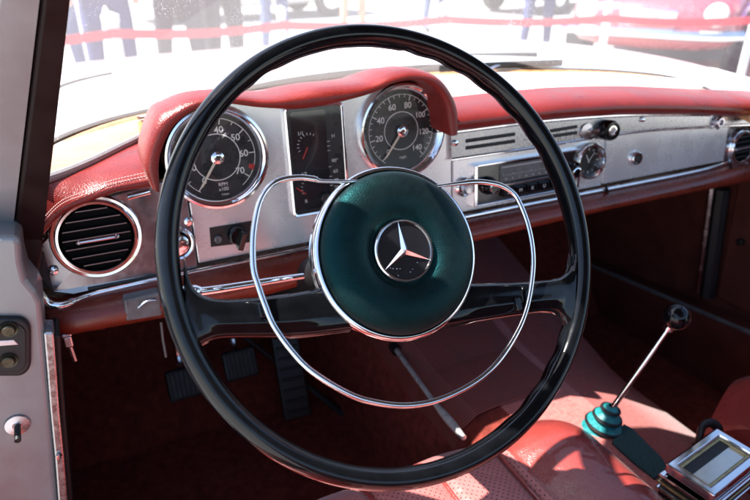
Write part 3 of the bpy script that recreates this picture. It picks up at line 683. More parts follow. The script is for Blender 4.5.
bm = NB(); prism(bm, [Y(u, v, JY+.012) for u, v in [(54, 336), (60, 336), (63, 380), (66, 420), (76, 540), (70, 540)]], V((0, -1, 0)), .06); link('door_seal', bm, MBLK, CAR, smooth=False, bevel=.002)
def rr_px(u0, v0, u1, v1, r, y, k=6):
    P = []
    for (cx_, cy_, a0) in ((u1-r, v0+r, -90), (u1-r, v1-r, 0), (u0+r, v1-r, 90), (u0+r, v0+r, 180)):
        for i in range(k+1):
            a = rad(a0+90*i/k); P.append(Y(cx_+r*math.cos(a), cy_+r*math.sin(a), y))
    return P
bm = NB(); prism(bm, rr_px(-22, 319, 31, 377, 14, JY-.007), V((0, -1, 0)), .010); hp = link('hinge_plate', bm, MBLK, CAR, smooth=False, bevel=.003, bseg=3, label='black rounded hinge plate with two brass-coloured bolts on the jamb')
bm = NB(); prism(bm, rr_px(-16, 325, 26, 372, 10, JY-.0085), V((0, -1, 0)), .002); link('plate_face', bm, MBLK, hp, smooth=False, bevel=.001)
for v in (329.5, 360.5):
    bm = NB(); c = Y(8.5, v, JY-.009); lathe(bm, c, V((0, -1, 0)), [(.0082, 0), (.0082, .0015), (.0058, .0005), (.0058, .004), (.005, .005), (0, .005)], 28); link('bolt', bm, BOLT, hp)
bm = NB(); prism(bm, [Y(-20, 342, JY-.0087), Y(14, 340, JY-.0087), Y(19, 345, JY-.0087), Y(-20, 348, JY-.0087)], V((0, -1, 0)), .002); link('plate_rib', bm, DULL, hp, smooth=False, bevel=.0006)
bm = NB(); c = Y(17.5, 425, JY-.001); lathe(bm, c, V((0, -1, 0)), [(.0125, 0), (.012, .0015), (.005, .0025), (.0045, .003), (0, .003)], 36); dpn = link('door_stop_pin', bm, DULL, CAR, label='short door stop pin on a washer on the grey jamb')
bm = NB(); tube(bm, [c+V((0, -.001, 0)), c+V((.0, -.022, -.004))], .0033, 12); link('pin', bm, MBLK, dpn)
# bonnet and cowl outside
def body_z(x, y):
    t = max(0, y)/1.45; return -.012+.05*math.sin(math.pi*min(1, t))-.09*t*t-.03*((x-.27)/.8)**2-.06*max(0, abs(x-.27)-.62)**1.0
bm = NB(); rows = []
nx = 40
xs_ = [-.60+1.74*i/nx for i in range(nx+1)]
def front_y(x):
    t = abs(x-.27)/.87; return 1.48-.25*t**3
def start_y(x):
    if x <= BASEC[0].x or x >= BASEC[-1].x: return -.06
    return base_y(x)+.002
for k in range(16):
    rows.append([V((x, start_y(x)+(front_y(x)-start_y(x))*k/15, body_z(x, start_y(x)+(front_y(x)-start_y(x))*k/15)-(0 if k < 15 else .03))) for x in xs_])
rows.append([V((x, front_y(x)+.02, body_z(x, 1.45)-.35)) for x in xs_])
bm2 = bm; grid(bm2, rows); link('bonnet', bm2, BODY, CAR, angle=60, label='pale painted bonnet beyond the windscreen')
for s in (-1, 1):
    bm = NB(); xe = .27+.87*s
    grid(bm, [[V((xe, y, body_z(xe, y)+.001)) for y in (-.06, .3, .7, 1.1, 1.23)], [V((xe+.03*s, y, -.35)) for y in (-.06, .3, .7, 1.1, 1.25)], [V((xe+.02*s, y, -.72)) for y in (-.06, .3, .7, 1.1, 1.25)]])
    link('front_wing', bm, BODY, CAR, angle=70, label='pale painted front wing')
bm = NB(); Q = [Z(u, v, .0) for u, v in [(50, 96), (62, 91), (76, 87), (95, 83), (113, 80)]]; tube(bm, smooth_path([V((q.x, q.y, body_z(q.x, q.y)+.001)) for q in Q], 6), .0035, 6); link('bonnet_shut_line', bm, MBLK, CAR)
# wipers and cowl grille, outside the glass
for pts in ([(392, 58.5), (440, 57), (495, 55.5), (537, 55)], [(440, 69), (480, 66), (520, 64), (562, 62.5)]):
    bm = NB(); P = [Z(u, v, .015) for u, v in pts]; P = smooth_path(P, 4)
    tube(bm, P, .0042, 8, V((0, 0, 1)), 1.6); wp = link('wiper_blade', bm, MBLK, CAR, label='black wiper blade resting on the cowl beyond the glass')
    bm = NB(); tube(bm, [P[len(P)//2], P[0]+V((-.02, -.06, -.016))], .003, 8); link('wiper_arm', bm, DULL, wp)
# ------------------------------------------------------------------ lower cabin
FL = -.66
bm = NB()
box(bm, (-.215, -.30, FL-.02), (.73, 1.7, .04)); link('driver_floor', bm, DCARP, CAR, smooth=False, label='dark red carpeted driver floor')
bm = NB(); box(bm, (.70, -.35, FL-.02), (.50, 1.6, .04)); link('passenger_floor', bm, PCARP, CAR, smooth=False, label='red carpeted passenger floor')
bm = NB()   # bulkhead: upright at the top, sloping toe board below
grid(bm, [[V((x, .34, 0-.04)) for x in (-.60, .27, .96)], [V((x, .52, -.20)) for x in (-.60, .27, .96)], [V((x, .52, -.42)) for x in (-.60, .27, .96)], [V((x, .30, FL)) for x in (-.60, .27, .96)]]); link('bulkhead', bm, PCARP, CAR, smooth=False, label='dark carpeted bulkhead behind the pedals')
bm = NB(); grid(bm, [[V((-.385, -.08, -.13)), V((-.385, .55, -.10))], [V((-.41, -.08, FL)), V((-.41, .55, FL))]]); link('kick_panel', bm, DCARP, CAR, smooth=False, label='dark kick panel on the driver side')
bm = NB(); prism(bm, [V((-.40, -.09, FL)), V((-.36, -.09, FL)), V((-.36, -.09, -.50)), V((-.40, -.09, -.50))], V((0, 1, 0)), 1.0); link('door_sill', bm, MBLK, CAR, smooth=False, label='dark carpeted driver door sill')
# transmission tunnel: driver-side wall dark, top, passenger side slope
ys = [-1.1, -.7, -.45, -.25, -.15, -.1, -.05, 0, .05, .1, .2, .35, .5]
def tw(y): return 1+max(0, y+.05)*.35          # widens forward
def sect(y):
    w_ = tw(y); zt = -.42+max(0, y)*.18; cx_ = .285
    return [V((cx_-.155*w_, y, FL)), V((cx_-.135*w_, y, zt-.10)), V((cx_-.11*w_, y, zt-.022)), V((cx_-.085*w_, y, zt-.004)), V((cx_-.04, y, zt)), V((cx_+.04, y, zt)), V((cx_+.078*w_, y, zt-.002)), V((cx_+.104*w_, y, zt-.012)), V((cx_+.20*w_, y, zt-.055)), V((cx_+.33*w_, y, zt-.13)), V((cx_+.36*w_, y, FL))]
S_ = [sect(y) for y in ys]
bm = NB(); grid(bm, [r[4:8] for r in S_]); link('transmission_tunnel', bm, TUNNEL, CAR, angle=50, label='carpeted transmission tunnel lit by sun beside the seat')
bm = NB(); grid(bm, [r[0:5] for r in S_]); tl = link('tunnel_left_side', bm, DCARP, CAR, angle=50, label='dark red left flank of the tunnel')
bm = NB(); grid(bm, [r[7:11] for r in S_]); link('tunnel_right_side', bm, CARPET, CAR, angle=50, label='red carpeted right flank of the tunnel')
# ribbed mat over the tunnel shoulder ahead of the seat
bm = NB(); rows = []
yy = [-.125+.0024*i for i in range(150)]
for i, y in enumerate(yy):
    s = sect(y); h = .0014*(i % 2)
    rows.append([p+V((0, 0, .005+h)) for p in ([s[1].lerp(s[2], .5), s[2], s[3], s[4], s[5], s[6].lerp(s[5], .1)] )])
grid(bm, rows); link('ribbed_mat', bm, RIBW, CAR, smooth=False, label='ribbed dark red mat over the front of the tunnel')
# chrome lever along the left tunnel flank (parking brake)
bm = NB(); a, b, c = Z(396, 350, -.42), Z(436, 405, -.42), Z(464, 438, -.415)
tube(bm, smooth_path([a, a.lerp(b, .5), b], 6), .0040, 12); hb = link('handbrake_lever', bm, SATIN, CAR, label='slim chrome handbrake lever beside the tunnel')
bm = NB(); tube(bm, smooth_path([b, b.lerp(c, .35), b.lerp(c, .75), c], 6), lambda t: .0042+.0022*math.sin(math.pi*min(1, t*1.1)), 12); link('handbrake_grip', bm, SATIN, hb)
bm = NB(); lathe(bm, a, (a-b).normalized(), [(.009, -.006), (.010, 0), (.009, .014), (0, .016)], 20); link('handbrake_pivot', bm, MBLK, hb)
# pedals
def pedal(name, cpx, w_, h_, y, label, arm_to, tilt=-.5):
    c = Y(*cpx, y); R_ = Matrix.Rotation(tilt, 3, 'X')
    bm = NB(); box(bm, c, (w_, .012, h_), R_)
    p = link(name, bm, MBLK, CAR, smooth=False, bevel=.006, bseg=3, label=label)
    bm = NB()
    for i in range(7):
        off = R_ @ V(((i-3)*w_/8, -.008, 0)); box(bm, c+off, (w_/16, .004, h_*.8), R_)
    link('pedal_rubber', bm, RUBG, p, smooth=False, bevel=.001)
    bm = NB(); tube(bm, smooth_path([c+V((0, .006, 0)), c+V((0, .05, .06)), V(arm_to)], 6), .006, 8); link('pedal_arm', bm, DULL, p)
pedal('clutch_pedal', (185, 383), .065, .058, .26, 'square clutch pedal in the dark footwell', (-.155, .30, -.18))
pedal('brake_pedal', (240, 364), .065, .058, .28, 'square brake pedal right of the clutch', (-.045, .30, -.18))
bm = NB(); a = Y(290, 372, .30); R_ = Matrix.Rotation(-.55, 3, 'X') @ Matrix.Rotation(.05, 3, 'Y'); box(bm, a, (.055, .014, .19), R_)
for i in range(8): box(bm, a+R_ @ V((0, -.009, -.08+i*.022)), (.045, .004, .006), R_)
link('accelerator_pedal', bm, MBLK, CAR, smooth=False, bevel=.002, label='long black accelerator pedal beside the tunnel')
# bonnet release under the dash at left
bm = NB(); a = Y(68, 340, -.02); box(bm, a, (.010, .012, .016)); box(bm, a+V((.0, -.004, .010)), (.012, .008, .006)); br = link('bonnet_release', bm, DULL, CAR, smooth=False, bevel=.002, label='small metal bonnet release under the left dashboard end')
bm = NB(); tube(bm, [a, a+V((.002, 0, -.03))], .003, 8); link('release_cable', bm, WORN, br)
bm = NB(); tube(bm, [Y(161, 322, .0), Y(163, 340, .0), Y(166, 357, .0)], .0017, 8); link('ventilation_lever', bm, GREYK, CAR)
bm = NB(); tube(bm, smooth_path([Y(222, 320, .35), Y(300, 380, .3), Y(375, 440, .15), Y(400, 462, .05)], 8), .006, 8); link('carpet_edge_binding', bm, MBLK, CAR)
bm = NB(); prism(bm, [V((-.34, .0, -.145)), V((.93, -.01, -.145)), V((.93, .53, -.145)), V((-.38, .53, -.145)), V((-.38, .05, -.145))], UZ_, .004); link('dash_light_baffle', bm, MBLK, CAR, smooth=False, label='added black sheet stopping light under the dashboard')  # sheet added to stop sun streaks leaking under the dash
# driver door standing open towards the left
hx, hy = -.46, -.16; da = rad(168)
dd = V((math.cos(da), math.sin(da)*-.35, 0)).normalized(); dn = V((-dd.y, dd.x, 0))
def dp(l, z, t=0): return V((hx, hy, z))+dd*l+dn*t
bm = NB(); prism(bm, [dp(0, -.08), dp(.92, -.05), dp(.95, -.35), dp(.90, -.66), dp(.06, -.68), dp(0, -.45)], dn, .05); dv = link('driver_door', bm, BODY, CAR, smooth=False, bevel=.01, label='open driver door swung out to the left')
bm = NB(); prism(bm, [dp(.03, -.10, .006), dp(.88, -.08, .006), dp(.90, -.35, .006), dp(.86, -.62, .006), dp(.09, -.64, .006), dp(.03, -.42, .006)], dn, .012); link('door_card', bm, BROWN, dv, smooth=False, bevel=.004)
bm = NB(); prism(bm, [dp(.03, -.10, -.045), dp(.88, -.08, -.045), dp(.90, -.35, -.045), dp(.86, -.62, -.045), dp(.09, -.64, -.045), dp(.03, -.42, -.045)], dn, .012); link('door_card_back', bm, BROWN, dv, smooth=False, bevel=.004)
# gear lever
K = Z(676.5, 317, -.235); Bt = Z(609, 413, -.395)
bm = NB(); dirn = (K-Bt).normalized(); tube(bm, [Bt.lerp(K, i/10) for i in range(11)], lambda t: .0042-.0009*t, 14); gl = link('gear_lever', bm, CHROME, CAR, label='slender chrome gear lever with black ball knob')
bm = NB(); rk = .0185; lathe(bm, K, dirn, [(0, -rk)]+[(rk*math.sin(rad(t)), -rk*math.cos(rad(t))) for t in range(12, 180, 12)]+[(0, rk)], 40); lathe(bm, K, dirn, [(.0062, -.023), (.0072, -.016)], 24, mi=1); link('gear_knob', bm, [BLACK, CHROME], gl, angle=60)
bm = NB(); bn = dirn.lerp(V((0, 0, 1)), .55).normalized(); c = Bt-bn*.034
lathe(bm, c, bn, [(.040, -.006), (.037, .0), (.028, .004), (.022, .007), (.027, .010), (.027, .015), (.020, .018), (.016, .020), (.021, .024), (.020, .029), (.013, .032), (.011, .036), (.0135, .040), (.009, .046), (.0045, .047)], 40); link('gear_boot', bm, SUNRUB, gl, angle=60, label='black rubber bellows coloured teal as if sunlit at the foot of the gear lever')
bm = NB()
for r_, h_ in ((.0275, .0125), (.0205, .0265), (.0135, .041)): torus(bm, c+bn*h_, bn, r_-.001, .0028, 40, 8)
link('boot_ring', bm, MBLK, gl)
# teal shadow behind the boot, painted as a flat patch
bm = NB(); P = [Z(u, v, -.4165) for u, v in [(624, 424), (633, 429), (662, 458), (667, 467), (655, 478), (634, 462), (612, 442)]]; prism(bm, P, V((0, 0, 1)), .004); link('tunnel_shadow_patch', bm, SHADEC, CAR, smooth=False, label='painted teal shadow patch behind the gear lever')
# ------------------------------------------------------------------ seats
def seat_surface(x0, x1, y0, y1, zt, nx=180, ny=150, ridges=(), bol=(.10, .10), crown=.0):
    """returns rows and which zone each column is in"""
    rows = []
    for j in range(ny+1):
        t = j/ny; y = y1+(y0-y1)*t; r = []
        for i in range(nx+1):
            s = i/nx; x = x0+(x1-x0)*s
            z = zt-.012*math.sin(math.pi*min(1, t*1.0))*0
            front = min(1, t/.16); z -= .075*(1-math.sin(front*math.pi/2))**1.0        # rounded front edge
            yy = y+(.0 if t > 0 else 0)
            el, er = (x-x0), (x1-x); bl, br = bol
            if el < bl: u = el/bl; z += .018*math.sin(math.pi*min(u*1.0, 1))-.06*(1-u)**4
            if er < br: u = er/br; z += .022*math.sin(math.pi*min(u, 1))-.07*(1-u)**4
            for rx in ridges:
                q = (x-rx)/.006; z += -.007*math.exp(-q*q*.6)
                q2 = (x-rx)/.028; z -= .004*math.exp(-q2*q2)
            yy += .035*math.cos((s-.5)*math.pi)-.0
            z += .0022*mn.noise(V((x*9, yy*9, 1)))+.0006*mn.noise(V((x*26, yy*14, 5)))
            wr = mn.noise(V((x*16+3, yy*40, 2))); z -= .0005*math.exp(-(wr/.09)**2)
            r.append(V((x, yy, z)))
        rows.append(r)
    return rows
def seat(name, x0, x1, y0, y1, zt, label, ridges, bl, br):
    rows = seat_surface(x0, x1, y0, y1, zt, ridges=ridges, bol=(bl, br))
    bm = NB(); vr = grid(bm, rows)
    bm.faces.ensure_lookup_table()
    for f in bm.faces:
        cx_ = f.calc_center_median().x; f.material_index = 1 if x0+bl+.004 < cx_ < x1-br-.004 else 0
    # skirt
    edge = [r[0] for r in rows[::-1]]+rows[0][1:-1]+[r[-1] for r in rows]
    grid(bm, [edge, [V((p.x, p.y-.006, p.z-.05)) for p in edge], [V((p.x, p.y-.02, FL+.05)) for p in edge]])
    o = link(name, bm, [SEAT, PERF], CAR, angle=60, label=label)
    bm = NB()
    for rx in ridges:
        k = int(round((rx-x0)/(x1-x0)*180)); P = [r[k]+V((rx-r[k].x, 0, .0035)) for r in rows[8::4]]
        tube(bm, P, .0028, 8)
    link('seat_piping', bm, SEAT, o)
    return o
seat('driver_seat', -.30, .330, -.78, -.180, -.372, 'red leather driver seat with perforated pleats and piping', (-.13, -.03, .062, .152), .15, .16)
seat('passenger_seat', .512, 1.0, -.95, -.285, -.315, 'red leather passenger seat corner at the right edge', (.62, .75, .88), .10, .10)
# ------------------------------------------------------------------ chrome ashtray box on the tunnel
A0, A1, A2, A3 = [Z(u, v, -.365) for u, v in [(669, 465), (727, 437), (782, 462), (712, 494)]]
ax = (A3-A0).normalized(); ay = (A1-A0); ay = (ay-ax*ay.dot(ax)).normalized(); Lx, Ly = (A3-A0).length*1.02, (A1-A0).length
UZ = V((0, 0, 1)); O_ = A0
def AB(x, y, z): return O_+ax*x+ay*y+UZ*z
def slab(bm, x0, x1, y0, y1, z0, z1, mi=0): prism(bm, [AB(x0, y0, z1), AB(x1, y0, z1), AB(x1, y1, z1), AB(x0, y1, z1)], UZ, z1-z0, mi)
bm = NB(); slab(bm, -.004, Lx+.004, -.004, Ly+.004, -.052, -.016); asb = link('ashtray', bm, MBLK, CAR, smooth=False, bevel=.003, label='chrome-framed ashtray with glossy rectangular lid on the tunnel')
for i, z in enumerate((-.018, -.029, -.040)):
    bm = NB(); slab(bm, -.007, Lx+.007, -.007, Ly+.007, z-.002, z+.002); link('chrome_band', bm, [CHROME, BRASS][i % 2], asb, smooth=False, bevel=.0015)
bm = NB()
def slabring(bm, m, z0, z1, w_):
    o4 = [AB(-m, -m, z1), AB(Lx+m, -m, z1), AB(Lx+m, Ly+m, z1), AB(-m, Ly+m, z1)]
    i4 = [AB(w_-m, w_-m, z1), AB(Lx+m-w_, w_-m, z1), AB(Lx+m-w_, Ly+m-w_, z1), AB(w_-m, Ly+m-w_, z1)]
    ringface(bm, o4, i4, UZ, z1-z0)
slabring(bm, .003, -.012, .002, .011); link('lid_frame', bm, CHROME, asb, smooth=False, bevel=.0025, bseg=3)
bm = NB(); slabring(bm, -.008, -.010, -.001, .004); link('lid_inner_rim', bm, BRASS, asb, smooth=False, bevel=.001)
bm = NB(); slab(bm, .012, Lx-.012, .012, Ly-.012, -.012, -.004); link('lid_panel', bm, LIDP, asb, smooth=False)
bm = NB(); slab(bm, .012, .024, .012, Ly-.012, -.004, -.003); link('lid_shadow_gap', bm, MBLK, asb, smooth=False)
bm = NB(); h0 = Z(699, 441, -.40); tube(bm, smooth_path([h0+V((-.003, 0, -.02)), h0+V((-.002, 0, .005)), h0+V((.008, .006, .018)), h0+V((.024, .004, .020)), h0+V((.034, -.002, .008)), h0+V((.034, -.004, -.02))], 6), .0045, 10, flat=1.6); link('belt_loop', bm, MBLK, CAR, label='small black loop standing behind the ashtray')
# ------------------------------------------------------------------ passenger side wall and door
bm = NB(); P = [X(590, 255, .95), X(650, 278, .95), X(750, 320, .95)]
grid(bm, [[V((.95, .55, -.05)), V((.95, .1, -.08)), V((.95, -.9, -.08))], [V((.95, .55, FL)), V((.95, .1, FL)), V((.95, -.9, FL))]]); link('passenger_side_trim', bm, SIDET, CAR, smooth=False, label='dark red side trim of the passenger footwell')
bm = NB(); s0 = P[0]+(P[0]-P[2])*.3; s1 = P[2]+(P[2]-P[0])*1.2; prism(bm, [V((.90, s0.y, s0.z)), V((.955, s0.y, s0.z)), V((.955, s1.y, s1.z)), V((.90, s1.y, s1.z))], UZ, .17)
ps = link('passenger_sill', bm, SIDET, CAR, smooth=False, bevel=.01, label='carpeted passenger door sill')
bm = NB(); tube(bm, [V((.898, s0.y, s0.z)), V((.898, s1.y, s1.z))], .005, 8); link('sill_edge_trim', bm, GREYK, ps)
a, b = X(713, 186, .93), X(699, 292, .93)
bm = NB(); tube(bm, [a, b], .008, 8); link('door_edge_trim', bm, DULL, CAR, label='thin bright edge of the passenger door')
bm = NB(); tube(bm, [a+V((0, -.022, 0)), b+V((0, -.022, 0))], .016, 8); link('door_rubber_seal', bm, MBLK, CAR, label='black rubber seal of the passenger door')
bm = NB(); prism(bm, [a+V((.01, -.035, .12)), b+V((.01, -.035, 0)), b+V((.01, -1.0, 0)), a+V((.01, -1.0, .12))], V((-1, 0, 0)), .05); pdn = link('passenger_door', bm, SIDET, CAR, smooth=False, bevel=.006, label='dark red trimmed passenger door')
bm = NB(); lathe(bm, X(741, 242, .935), V((-1, 0, 0)), [(.007, -.005), (.007, .006), (0, .008)], 18); link('door_button', bm, MBLK, pdn)
# outer body below the window line on both sides (door skin passenger side) and unseen rear bulkhead added to darken reflections
bm = NB(); box(bm, (1.10, -.60, -.40), (.05, 1.1, .64)); link('outer_door_skin', bm, BODY, CAR, bevel=.02, smooth=False, label='pale outer skin of the passenger door')
bm = NB(); box(bm, (.30, -1.36, -.34), (1.36, .05, .66)); link('added_rear_bulkhead', bm, DCARP, CAR, bevel=.02, smooth=False, label='added unseen dark bulkhead behind the seats')
bm = NB(); box(bm, (.30, -1.75, -.03), (1.40, .72, .04)); link('rear_deck', bm, BODY, CAR, bevel=.015, smooth=False, label='pale rear deck behind the cabin')
BLOCKER = mat('roof_blocker_dark', (.035, .03, .03), .9, var=.1, scale=40)
bm = NB(); rows = []
for j in range(9):
    y = .03-1.5*j/8; r = []
    for i in range(13):
        s = -1+2*i/12; x = .27+s*.40
        r.append(V((x, (min(TOPC, key=lambda p: abs(p.x-x)).y-.005) if j == 0 else min(y, -.12-.25*abs(s)**2) if j == 1 else y-.1, .470+.045*(1-s*s)-.02*abs(j/8-.3))))
    rows.append(r)
rows = rows[:1]+[[a.lerp(b, .5) for a, b in zip(rows[0], rows[2])]]+rows[2:]
grid(bm, rows); link('roof', bm, BLOCKER, CAR, solid=.03, angle=70, label='added unseen roof slab shading the cabin')  # unseen slab, added and narrowed to shape sun patches and darken reflections
# ================================================================== OUTSIDE
def struct(o): o['kind'] = 'structure'; return o
CONC = mat('pale_concrete', (.32, .31, .30), .85, var=.12, scale=1.5)
RUG = mat('orange_red_carpet', (.50, .22, .16), .95, var=.12, scale=6)
bm = NB(); grid(bm, [[(-150, -150, GROUND), (150, -150, GROUND)], [(-150, 150, GROUND), (150, 150, GROUND)]]); struct(link('ground', bm, CONC, smooth=False))
bm = NB(); grid(bm, [[(4.3, 3.7, GROUND+.004), (9.5, .6, GROUND+.004)], [(5.0, 4.9, GROUND+.004), (11, 1.9, GROUND+.004)]]); struct(link('carpet_walkway', bm, RUG, smooth=False))
# barrier: white posts with red tape
WHITE = mat('white_post_paint', (.75, .75, .75), .4, var=.04)
TAPE = mat('red_tape', (.55, .03, .05), .5, var=.1, scale=8)
BR = thing('crowd_barrier', (1.2, 4.2, GROUND), 'white posts joined by a red tape between the car and the crowd', 'barrier')
posts = [(-1.1, 3.35), (.02, 3.62), (1.10, 3.6), (2.3, 3.45), (3.45, 3.0), (4.35, 2.45), (5.1, 1.7)]
pts = []
for i, (x, y) in enumerate(posts):
    bm = NB(); w_ = .045 if i == 1 else .028
    lathe(bm, V((x, y, GROUND)), UZ, [(.15, 0), (.15, .02), (w_, .03), (w_, .74), (w_*1.15, .75), (w_*1.15, .79), (0, .81)], 20, up=V((0, 1, 0)), cap0=True); link('post', bm, WHITE, BR)
for (a, b) in zip(posts, posts[1:]):
    bm = NB(); A, B_ = V((*a, 0)), V((*b, 0)); d = (B_-A).normalized(); n_ = V((d.y, -d.x, 0)); rows = []
    for k in range(9):
        t = k/8; p = A.lerp(B_, t); sag = .025*math.sin(math.pi*t); rows.append([p+n_*.047+V((0, 0, GROUND+.715-sag)), p+n_*.047+V((0, 0, GROUND+.66-sag))])
    grid(bm, rows); link('red_tape_span', bm, TAPE, BR, solid=.003, smooth=False)
# people: one continuous skinned body each, clothes by height zones
def person(x, y, face, h, cols, pose, label):
    t = thing('person', (x, y, GROUND), label, 'person', 'people standing behind the barrier')
    t.rotation_euler = (0, 0, face)
    me = bpy.data.meshes.new('body'); s = h/1.75
    st, ar, ln = pose   # stance half width, arm swing, lean
    vs = [(0, 0, .93), (0, .0, 1.10), (0, ln*.4, 1.32), (0, ln*.6, 1.46), (0, ln*.7, 1.55), (0, ln*.75, 1.66), (0, ln*.75, 1.74),
          (.10, 0, .90), (.10+st*.5, .02, .50), (.10+st, -.02, .09), (.10+st, .13, .035), (-.10, 0, .90), (-.10-st*.4, .02, .50), (-.10-st, -.02, .09), (-.10-st, .13, .035),
          (.19, ln*.5, 1.42), (.26, -.02+ar*.3, 1.15), (.24, .06+ar, .92), (.24, .09+ar*1.2, .83), (-.19, ln*.5, 1.42), (-.26, -.02-ar*.2, 1.15), (-.22, .12, .98), (-.20, .18, .93)]
    ed = [(0, 1), (1, 2), (2, 3), (3, 4), (4, 5), (5, 6), (0, 7), (7, 8), (8, 9), (9, 10), (0, 11), (11, 12), (12, 13), (13, 14), (3, 15), (15, 16), (16, 17), (17, 18), (3, 19), (19, 20), (20, 21), (21, 22)]
    rr = [.15, .145, .165, .09, .055, .095, .07, .10, .072, .05, .045, .10, .072, .05, .045, .065, .047, .036, .03, .065, .047, .036, .03]
    me.from_pydata([tuple(c*s for c in v) for v in vs], ed, []); o = bpy.data.objects.new('body', me); COL.objects.link(o)
    sk = o.modifiers.new('k', 'SKIN')
    for v, r in zip(me.skin_vertices[0].data, rr): v.radius = (r*s, r*s*.85); v.use_root = False
    me.skin_vertices[0].data[0].use_root = True
    o.modifiers.new('s', 'SUBSURF').levels = 2
    m2 = bpy.data.meshes.new_from_object(o.evaluated_get(bpy.context.evaluated_depsgraph_get())); bpy.data.objects.remove(o)
    m2.name = 'body'
    for c in cols: m2.materials.append(c)
    for p in m2.polygons:
        p.use_smooth = True; z = p.center.z/s; ax_ = abs(p.center.x/s)
        if z > 1.72 or (z > 1.62 and p.center.y < ln*.7*s): k = 3
        elif z > 1.49: k = 2
        elif z < .08: k = 3
        elif ax_ > .2 and z < .95 and z > .7: k = 2
        elif z > .95 or ax_ > .19 and z > .85: k = 0
        else: k = 1
        p.material_index = k
    b = bpy.data.objects.new('body', m2); COL.objects.link(b); b.parent = t; b['_w'] = (x, y, GROUND)
    return t
def pm(n, c): return mat(n, c, .8, var=.25, scale=12)
NAVY, BLKC, REDC, SKIN, HAIR, DENIM, WHT, LAV, TAN, GRN = pm('navy_cloth', (.03, .04, .12)), pm('black_cloth', (.02, .02, .03)), pm('red_cloth', (.5, .04, .05)), pm('skin', (.5, .3, .22)), pm('dark_hair', (.03, .02, .015)), pm('denim_cloth', (.06, .09, .2)), pm('white_cloth', (.7, .7, .7)), pm('violet_cloth', (.22, .12, .35)), pm('tan_cloth', (.45, .32, .2)), pm('green_cloth', (.1, .25, .15))
person(.03, 4.15, 3.3, 1.72, [WHT, NAVY, SKIN, HAIR], (.03, .02, .0), 'person in white top and navy trousers beside the wide white post')
person(.52, 4.2, 2.7, 1.70, [REDC, BLKC, SKIN, HAIR], (.06, .08, .03), 'person in red top and black trousers behind the tape')
person(.86, 4.35, 3.6, 1.80, [BLKC, BLKC, SKIN, HAIR], (.02, -.03, .0), 'person all in black next to the one in red')
person(-.30, 5.2, 3.1, 1.75, [TAN, DENIM, SKIN, HAIR], (.05, .05, .02), 'person in tan top and jeans near the left pillar')
person(3.3, 7.4, 2.9, 1.74, [LAV, TAN, SKIN, HAIR], (.04, .03, .0), 'person in violet top above the steering wheel')
person(4.9, 8.0, 3.2, 1.74, [GRN, DENIM, SKIN, HAIR], (.05, .06, .0), 'person in green top right of the one in violet')
person(8.2, 6.5, 2.6, 1.74, [LAV, DENIM, SKIN, HAIR], (.05, .06, .0), 'person in violet top and jeans behind the red cars')
person(4.6, 5.2, 2.9, 1.74, [LAV, NAVY, SKIN, HAIR], (.05, .06, .0), 'person in violet top and navy trousers left of the red car')
person(1.9, 6.4, 3.4, 1.68, [REDC, DENIM, SKIN, HAIR], (.04, .02, .0), 'person in red top and jeans farther behind the tape')
person(6.6, 3.0, 2.2, 1.76, [WHT, BLKC, SKIN, HAIR], (.04, .02, .0), 'person in white top and black trousers at the far right')
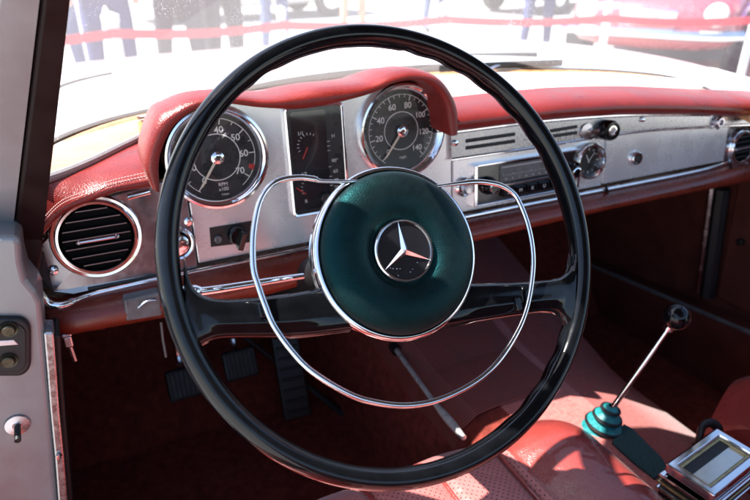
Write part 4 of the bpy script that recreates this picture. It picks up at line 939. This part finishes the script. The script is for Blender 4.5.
# parked cars in the background
def bgcar(x, y, rz, paint, label):
    t = thing('parked_car', (x, y, GROUND), label, 'car', 'show cars parked behind the barrier'); t.rotation_euler = (0, 0, rz)
    def add(name, bm, m, par=None, **k):
        p = par or t; sv = p['_w']; o = link(name, bm, m, None, **k); w0 = V(o['_w']); o.parent = p
        o.location = w0-(V(par['_l']) if par else V((0, 0, 0))); o['_l'] = tuple(w0); return o
    # sections along x (length 4.2): (x, halfwidth, zlow, zbelt)
    bm = NB(); rows = []
    for (xx, hw, zl, zb) in [(-2.12, .55, .38, .62), (-2.02, .72, .27, .74), (-1.5, .82, .22, .86), (-.8, .84, .2, .90), (.2, .85, .2, .92), (1.0, .85, .22, .90), (1.7, .80, .26, .84), (2.05, .70, .32, .72), (2.12, .55, .4, .6)]:
        rows.append([V((xx, -hw*.85, zl)), V((xx, -hw, zl+.12)), V((xx, -hw*1.02, (zl+zb)/2)), V((xx, -hw*.96, zb-.05)), V((xx, -hw*.75, zb)), V((xx, 0, zb+.03)), V((xx, hw*.75, zb)), V((xx, hw*.96, zb-.05)), V((xx, hw*1.02, (zl+zb)/2)), V((xx, hw, zl+.12)), V((xx, hw*.85, zl))])
    vr = grid(bm, rows); bm.faces.new(vr[0]); bm.faces.new(vr[-1])
    for a, b in zip(vr, vr[1:]): bm.faces.new((a[-1], a[0], b[0], b[-1]))
    add('body', bm, paint, subsurf=1)
    bm = NB(); low = [(-1.0, .70), (-.6, .74), (.3, .76), (1.15, .70)]; rows = []
    for f, hs, zz in ((0, 1, .88), (.55, .93, 1.12), (1, .82, 1.30)):
        ring = []
        xs = [(-1.0+.45*f), 1.2-.55*f]
        ring = [V((xs[0], -.72*hs, zz)), V((xs[1], -.72*hs, zz)), V((xs[1], .72*hs, zz)), V((xs[0], .72*hs, zz)), V((xs[0], -.72*hs, zz))]; rows.append(ring)
    vr = grid(bm, rows); bm.faces.new(vr[-1][:-1])
    add('windows', bm, SMOKE, bevel=.05, smooth=False)
    bm = NB(); prism(bm, [V((-.58, -.60, 1.33)), V((.67, -.60, 1.33)), V((.67, .60, 1.33)), V((-.58, .60, 1.33))], UZ, .045); add('roof', bm, paint, bevel=.04, smooth=False)
    for sx in (-1.32, 1.30):
        for sy in (-1, 1):
            bm = NB(); c = V((sx, .76*sy, .32)); lathe(bm, c, V((0, sy, 0)), [(.18, .09), (.24, .11), (.31, .09), (.32, 0), (.31, -.1)], 32); wv = add('wheel', bm, MBLK)
            bm = NB(); lathe(bm, c, V((0, sy, 0)), [(.19, .085), (.17, .10), (.06, .115), (0, .12)], 24); add('rim', bm, CHROME, wv)
    for e in (-1, 1):
        bm = NB(); tube(bm, smooth_path([V((e*1.98, -.80, .45)), V((e*2.17, -.55, .45)), V((e*2.2, 0, .45)), V((e*2.17, .55, .45)), V((e*1.98, .80, .45))], 5), .045, 8); add('bumper', bm, CHROME)
    for sy in (-1, 1):
        bm = NB(); lathe(bm, V((-2.05, .56*sy, .62)), V((-1, 0, 0)), [(.10, -.06), (.10, .03), (.08, .05), (0, .06)], 24); add('headlight', bm, IVORY)
        bm = NB(); box(bm, V((2.07, .56*sy, .64)), (.06, .18, .10)); add('tail_light', bm, REDP, bevel=.01)
    bm = NB(); box(bm, V((-2.13, 0, .58)), (.04, .5, .16)); add('grille', bm, CHROME, bevel=.02)
    bm = NB(); box(bm, V((2.20, 0, .60)), (.02, .42, .11)); add('licence_plate', bm, WHITE)
    return t
RP = mat('red_car_paint', (.34, .06, .08), .25, var=.05, coat=.8); VP = mat('violet_car_paint', (.14, .08, .3), .25, var=.05, coat=.8); WP = mat('white_car_paint', (.75, .75, .75), .25, var=.05, coat=.8)
bgcar(6.4, 4.9, .60, RP, 'red parked car showing its bumper beyond the passenger side')
bgcar(9.0, 3.9, .35, VP, 'violet parked car at the far right of the windscreen')
bgcar(3.0, 11.5, .1, WP, 'white parked car far behind the steering wheel top')
bgcar(9.5, 10.5, .3, RP, 'second red parked car, farther off behind the first')
# ================================================================== camera, light
cam = bpy.data.cameras.new('camera'); co = bpy.data.objects.new('camera', cam); COL.objects.link(co); C.camera = co
co.location = CAM
co.rotation_euler = Matrix((RT, UP, -FW)).transposed().to_euler()
cam.sensor_width = 36; cam.lens = 36*FPX/750; cam.clip_start = .02; cam.clip_end = 500
cam.dof.use_dof = True; cam.dof.focus_distance = .62; cam.dof.aperture_fstop = 6.5
SUN_AZ, SUN_EL = 68, 61     # azimuth measured from straight ahead towards the driver's side
sdir = V((-math.sin(rad(SUN_AZ))*math.cos(rad(SUN_EL)), math.cos(rad(SUN_AZ))*math.cos(rad(SUN_EL)), math.sin(rad(SUN_EL))))
sun = bpy.data.lights.new('sun', 'SUN'); so = bpy.data.objects.new('sun', sun); COL.objects.link(so)
sun.energy = 5; sun.angle = rad(.5); sun.color = (1, .96, .90); so.rotation_euler = sdir.to_track_quat('Z', 'Y').to_euler()
w = bpy.data.worlds.new('World'); C.world = w; w.use_nodes = True
nt = w.node_tree; sky = nt.nodes.new('ShaderNodeTexSky'); sky.sky_type = 'NISHITA'; sky.sun_disc = False
sky.sun_elevation = rad(SUN_EL); sky.sun_rotation = math.atan2(sdir.x, sdir.y)
bg = nt.nodes['Background']; bg.inputs[1].default_value = .09; nt.links.new(sky.outputs[0], bg.inputs[0])
C.view_settings.view_transform = 'Standard'; C.view_settings.look = 'None'; C.view_settings.exposure = 1.9; C.view_settings.gamma = 1
C.render.engine = 'CYCLES'; C.cycles.max_bounces = 10; C.cycles.transparent_max_bounces = 24
for o in bpy.data.objects:
    for k_ in ('_w', '_l'):
        if k_ in o: del o[k_]
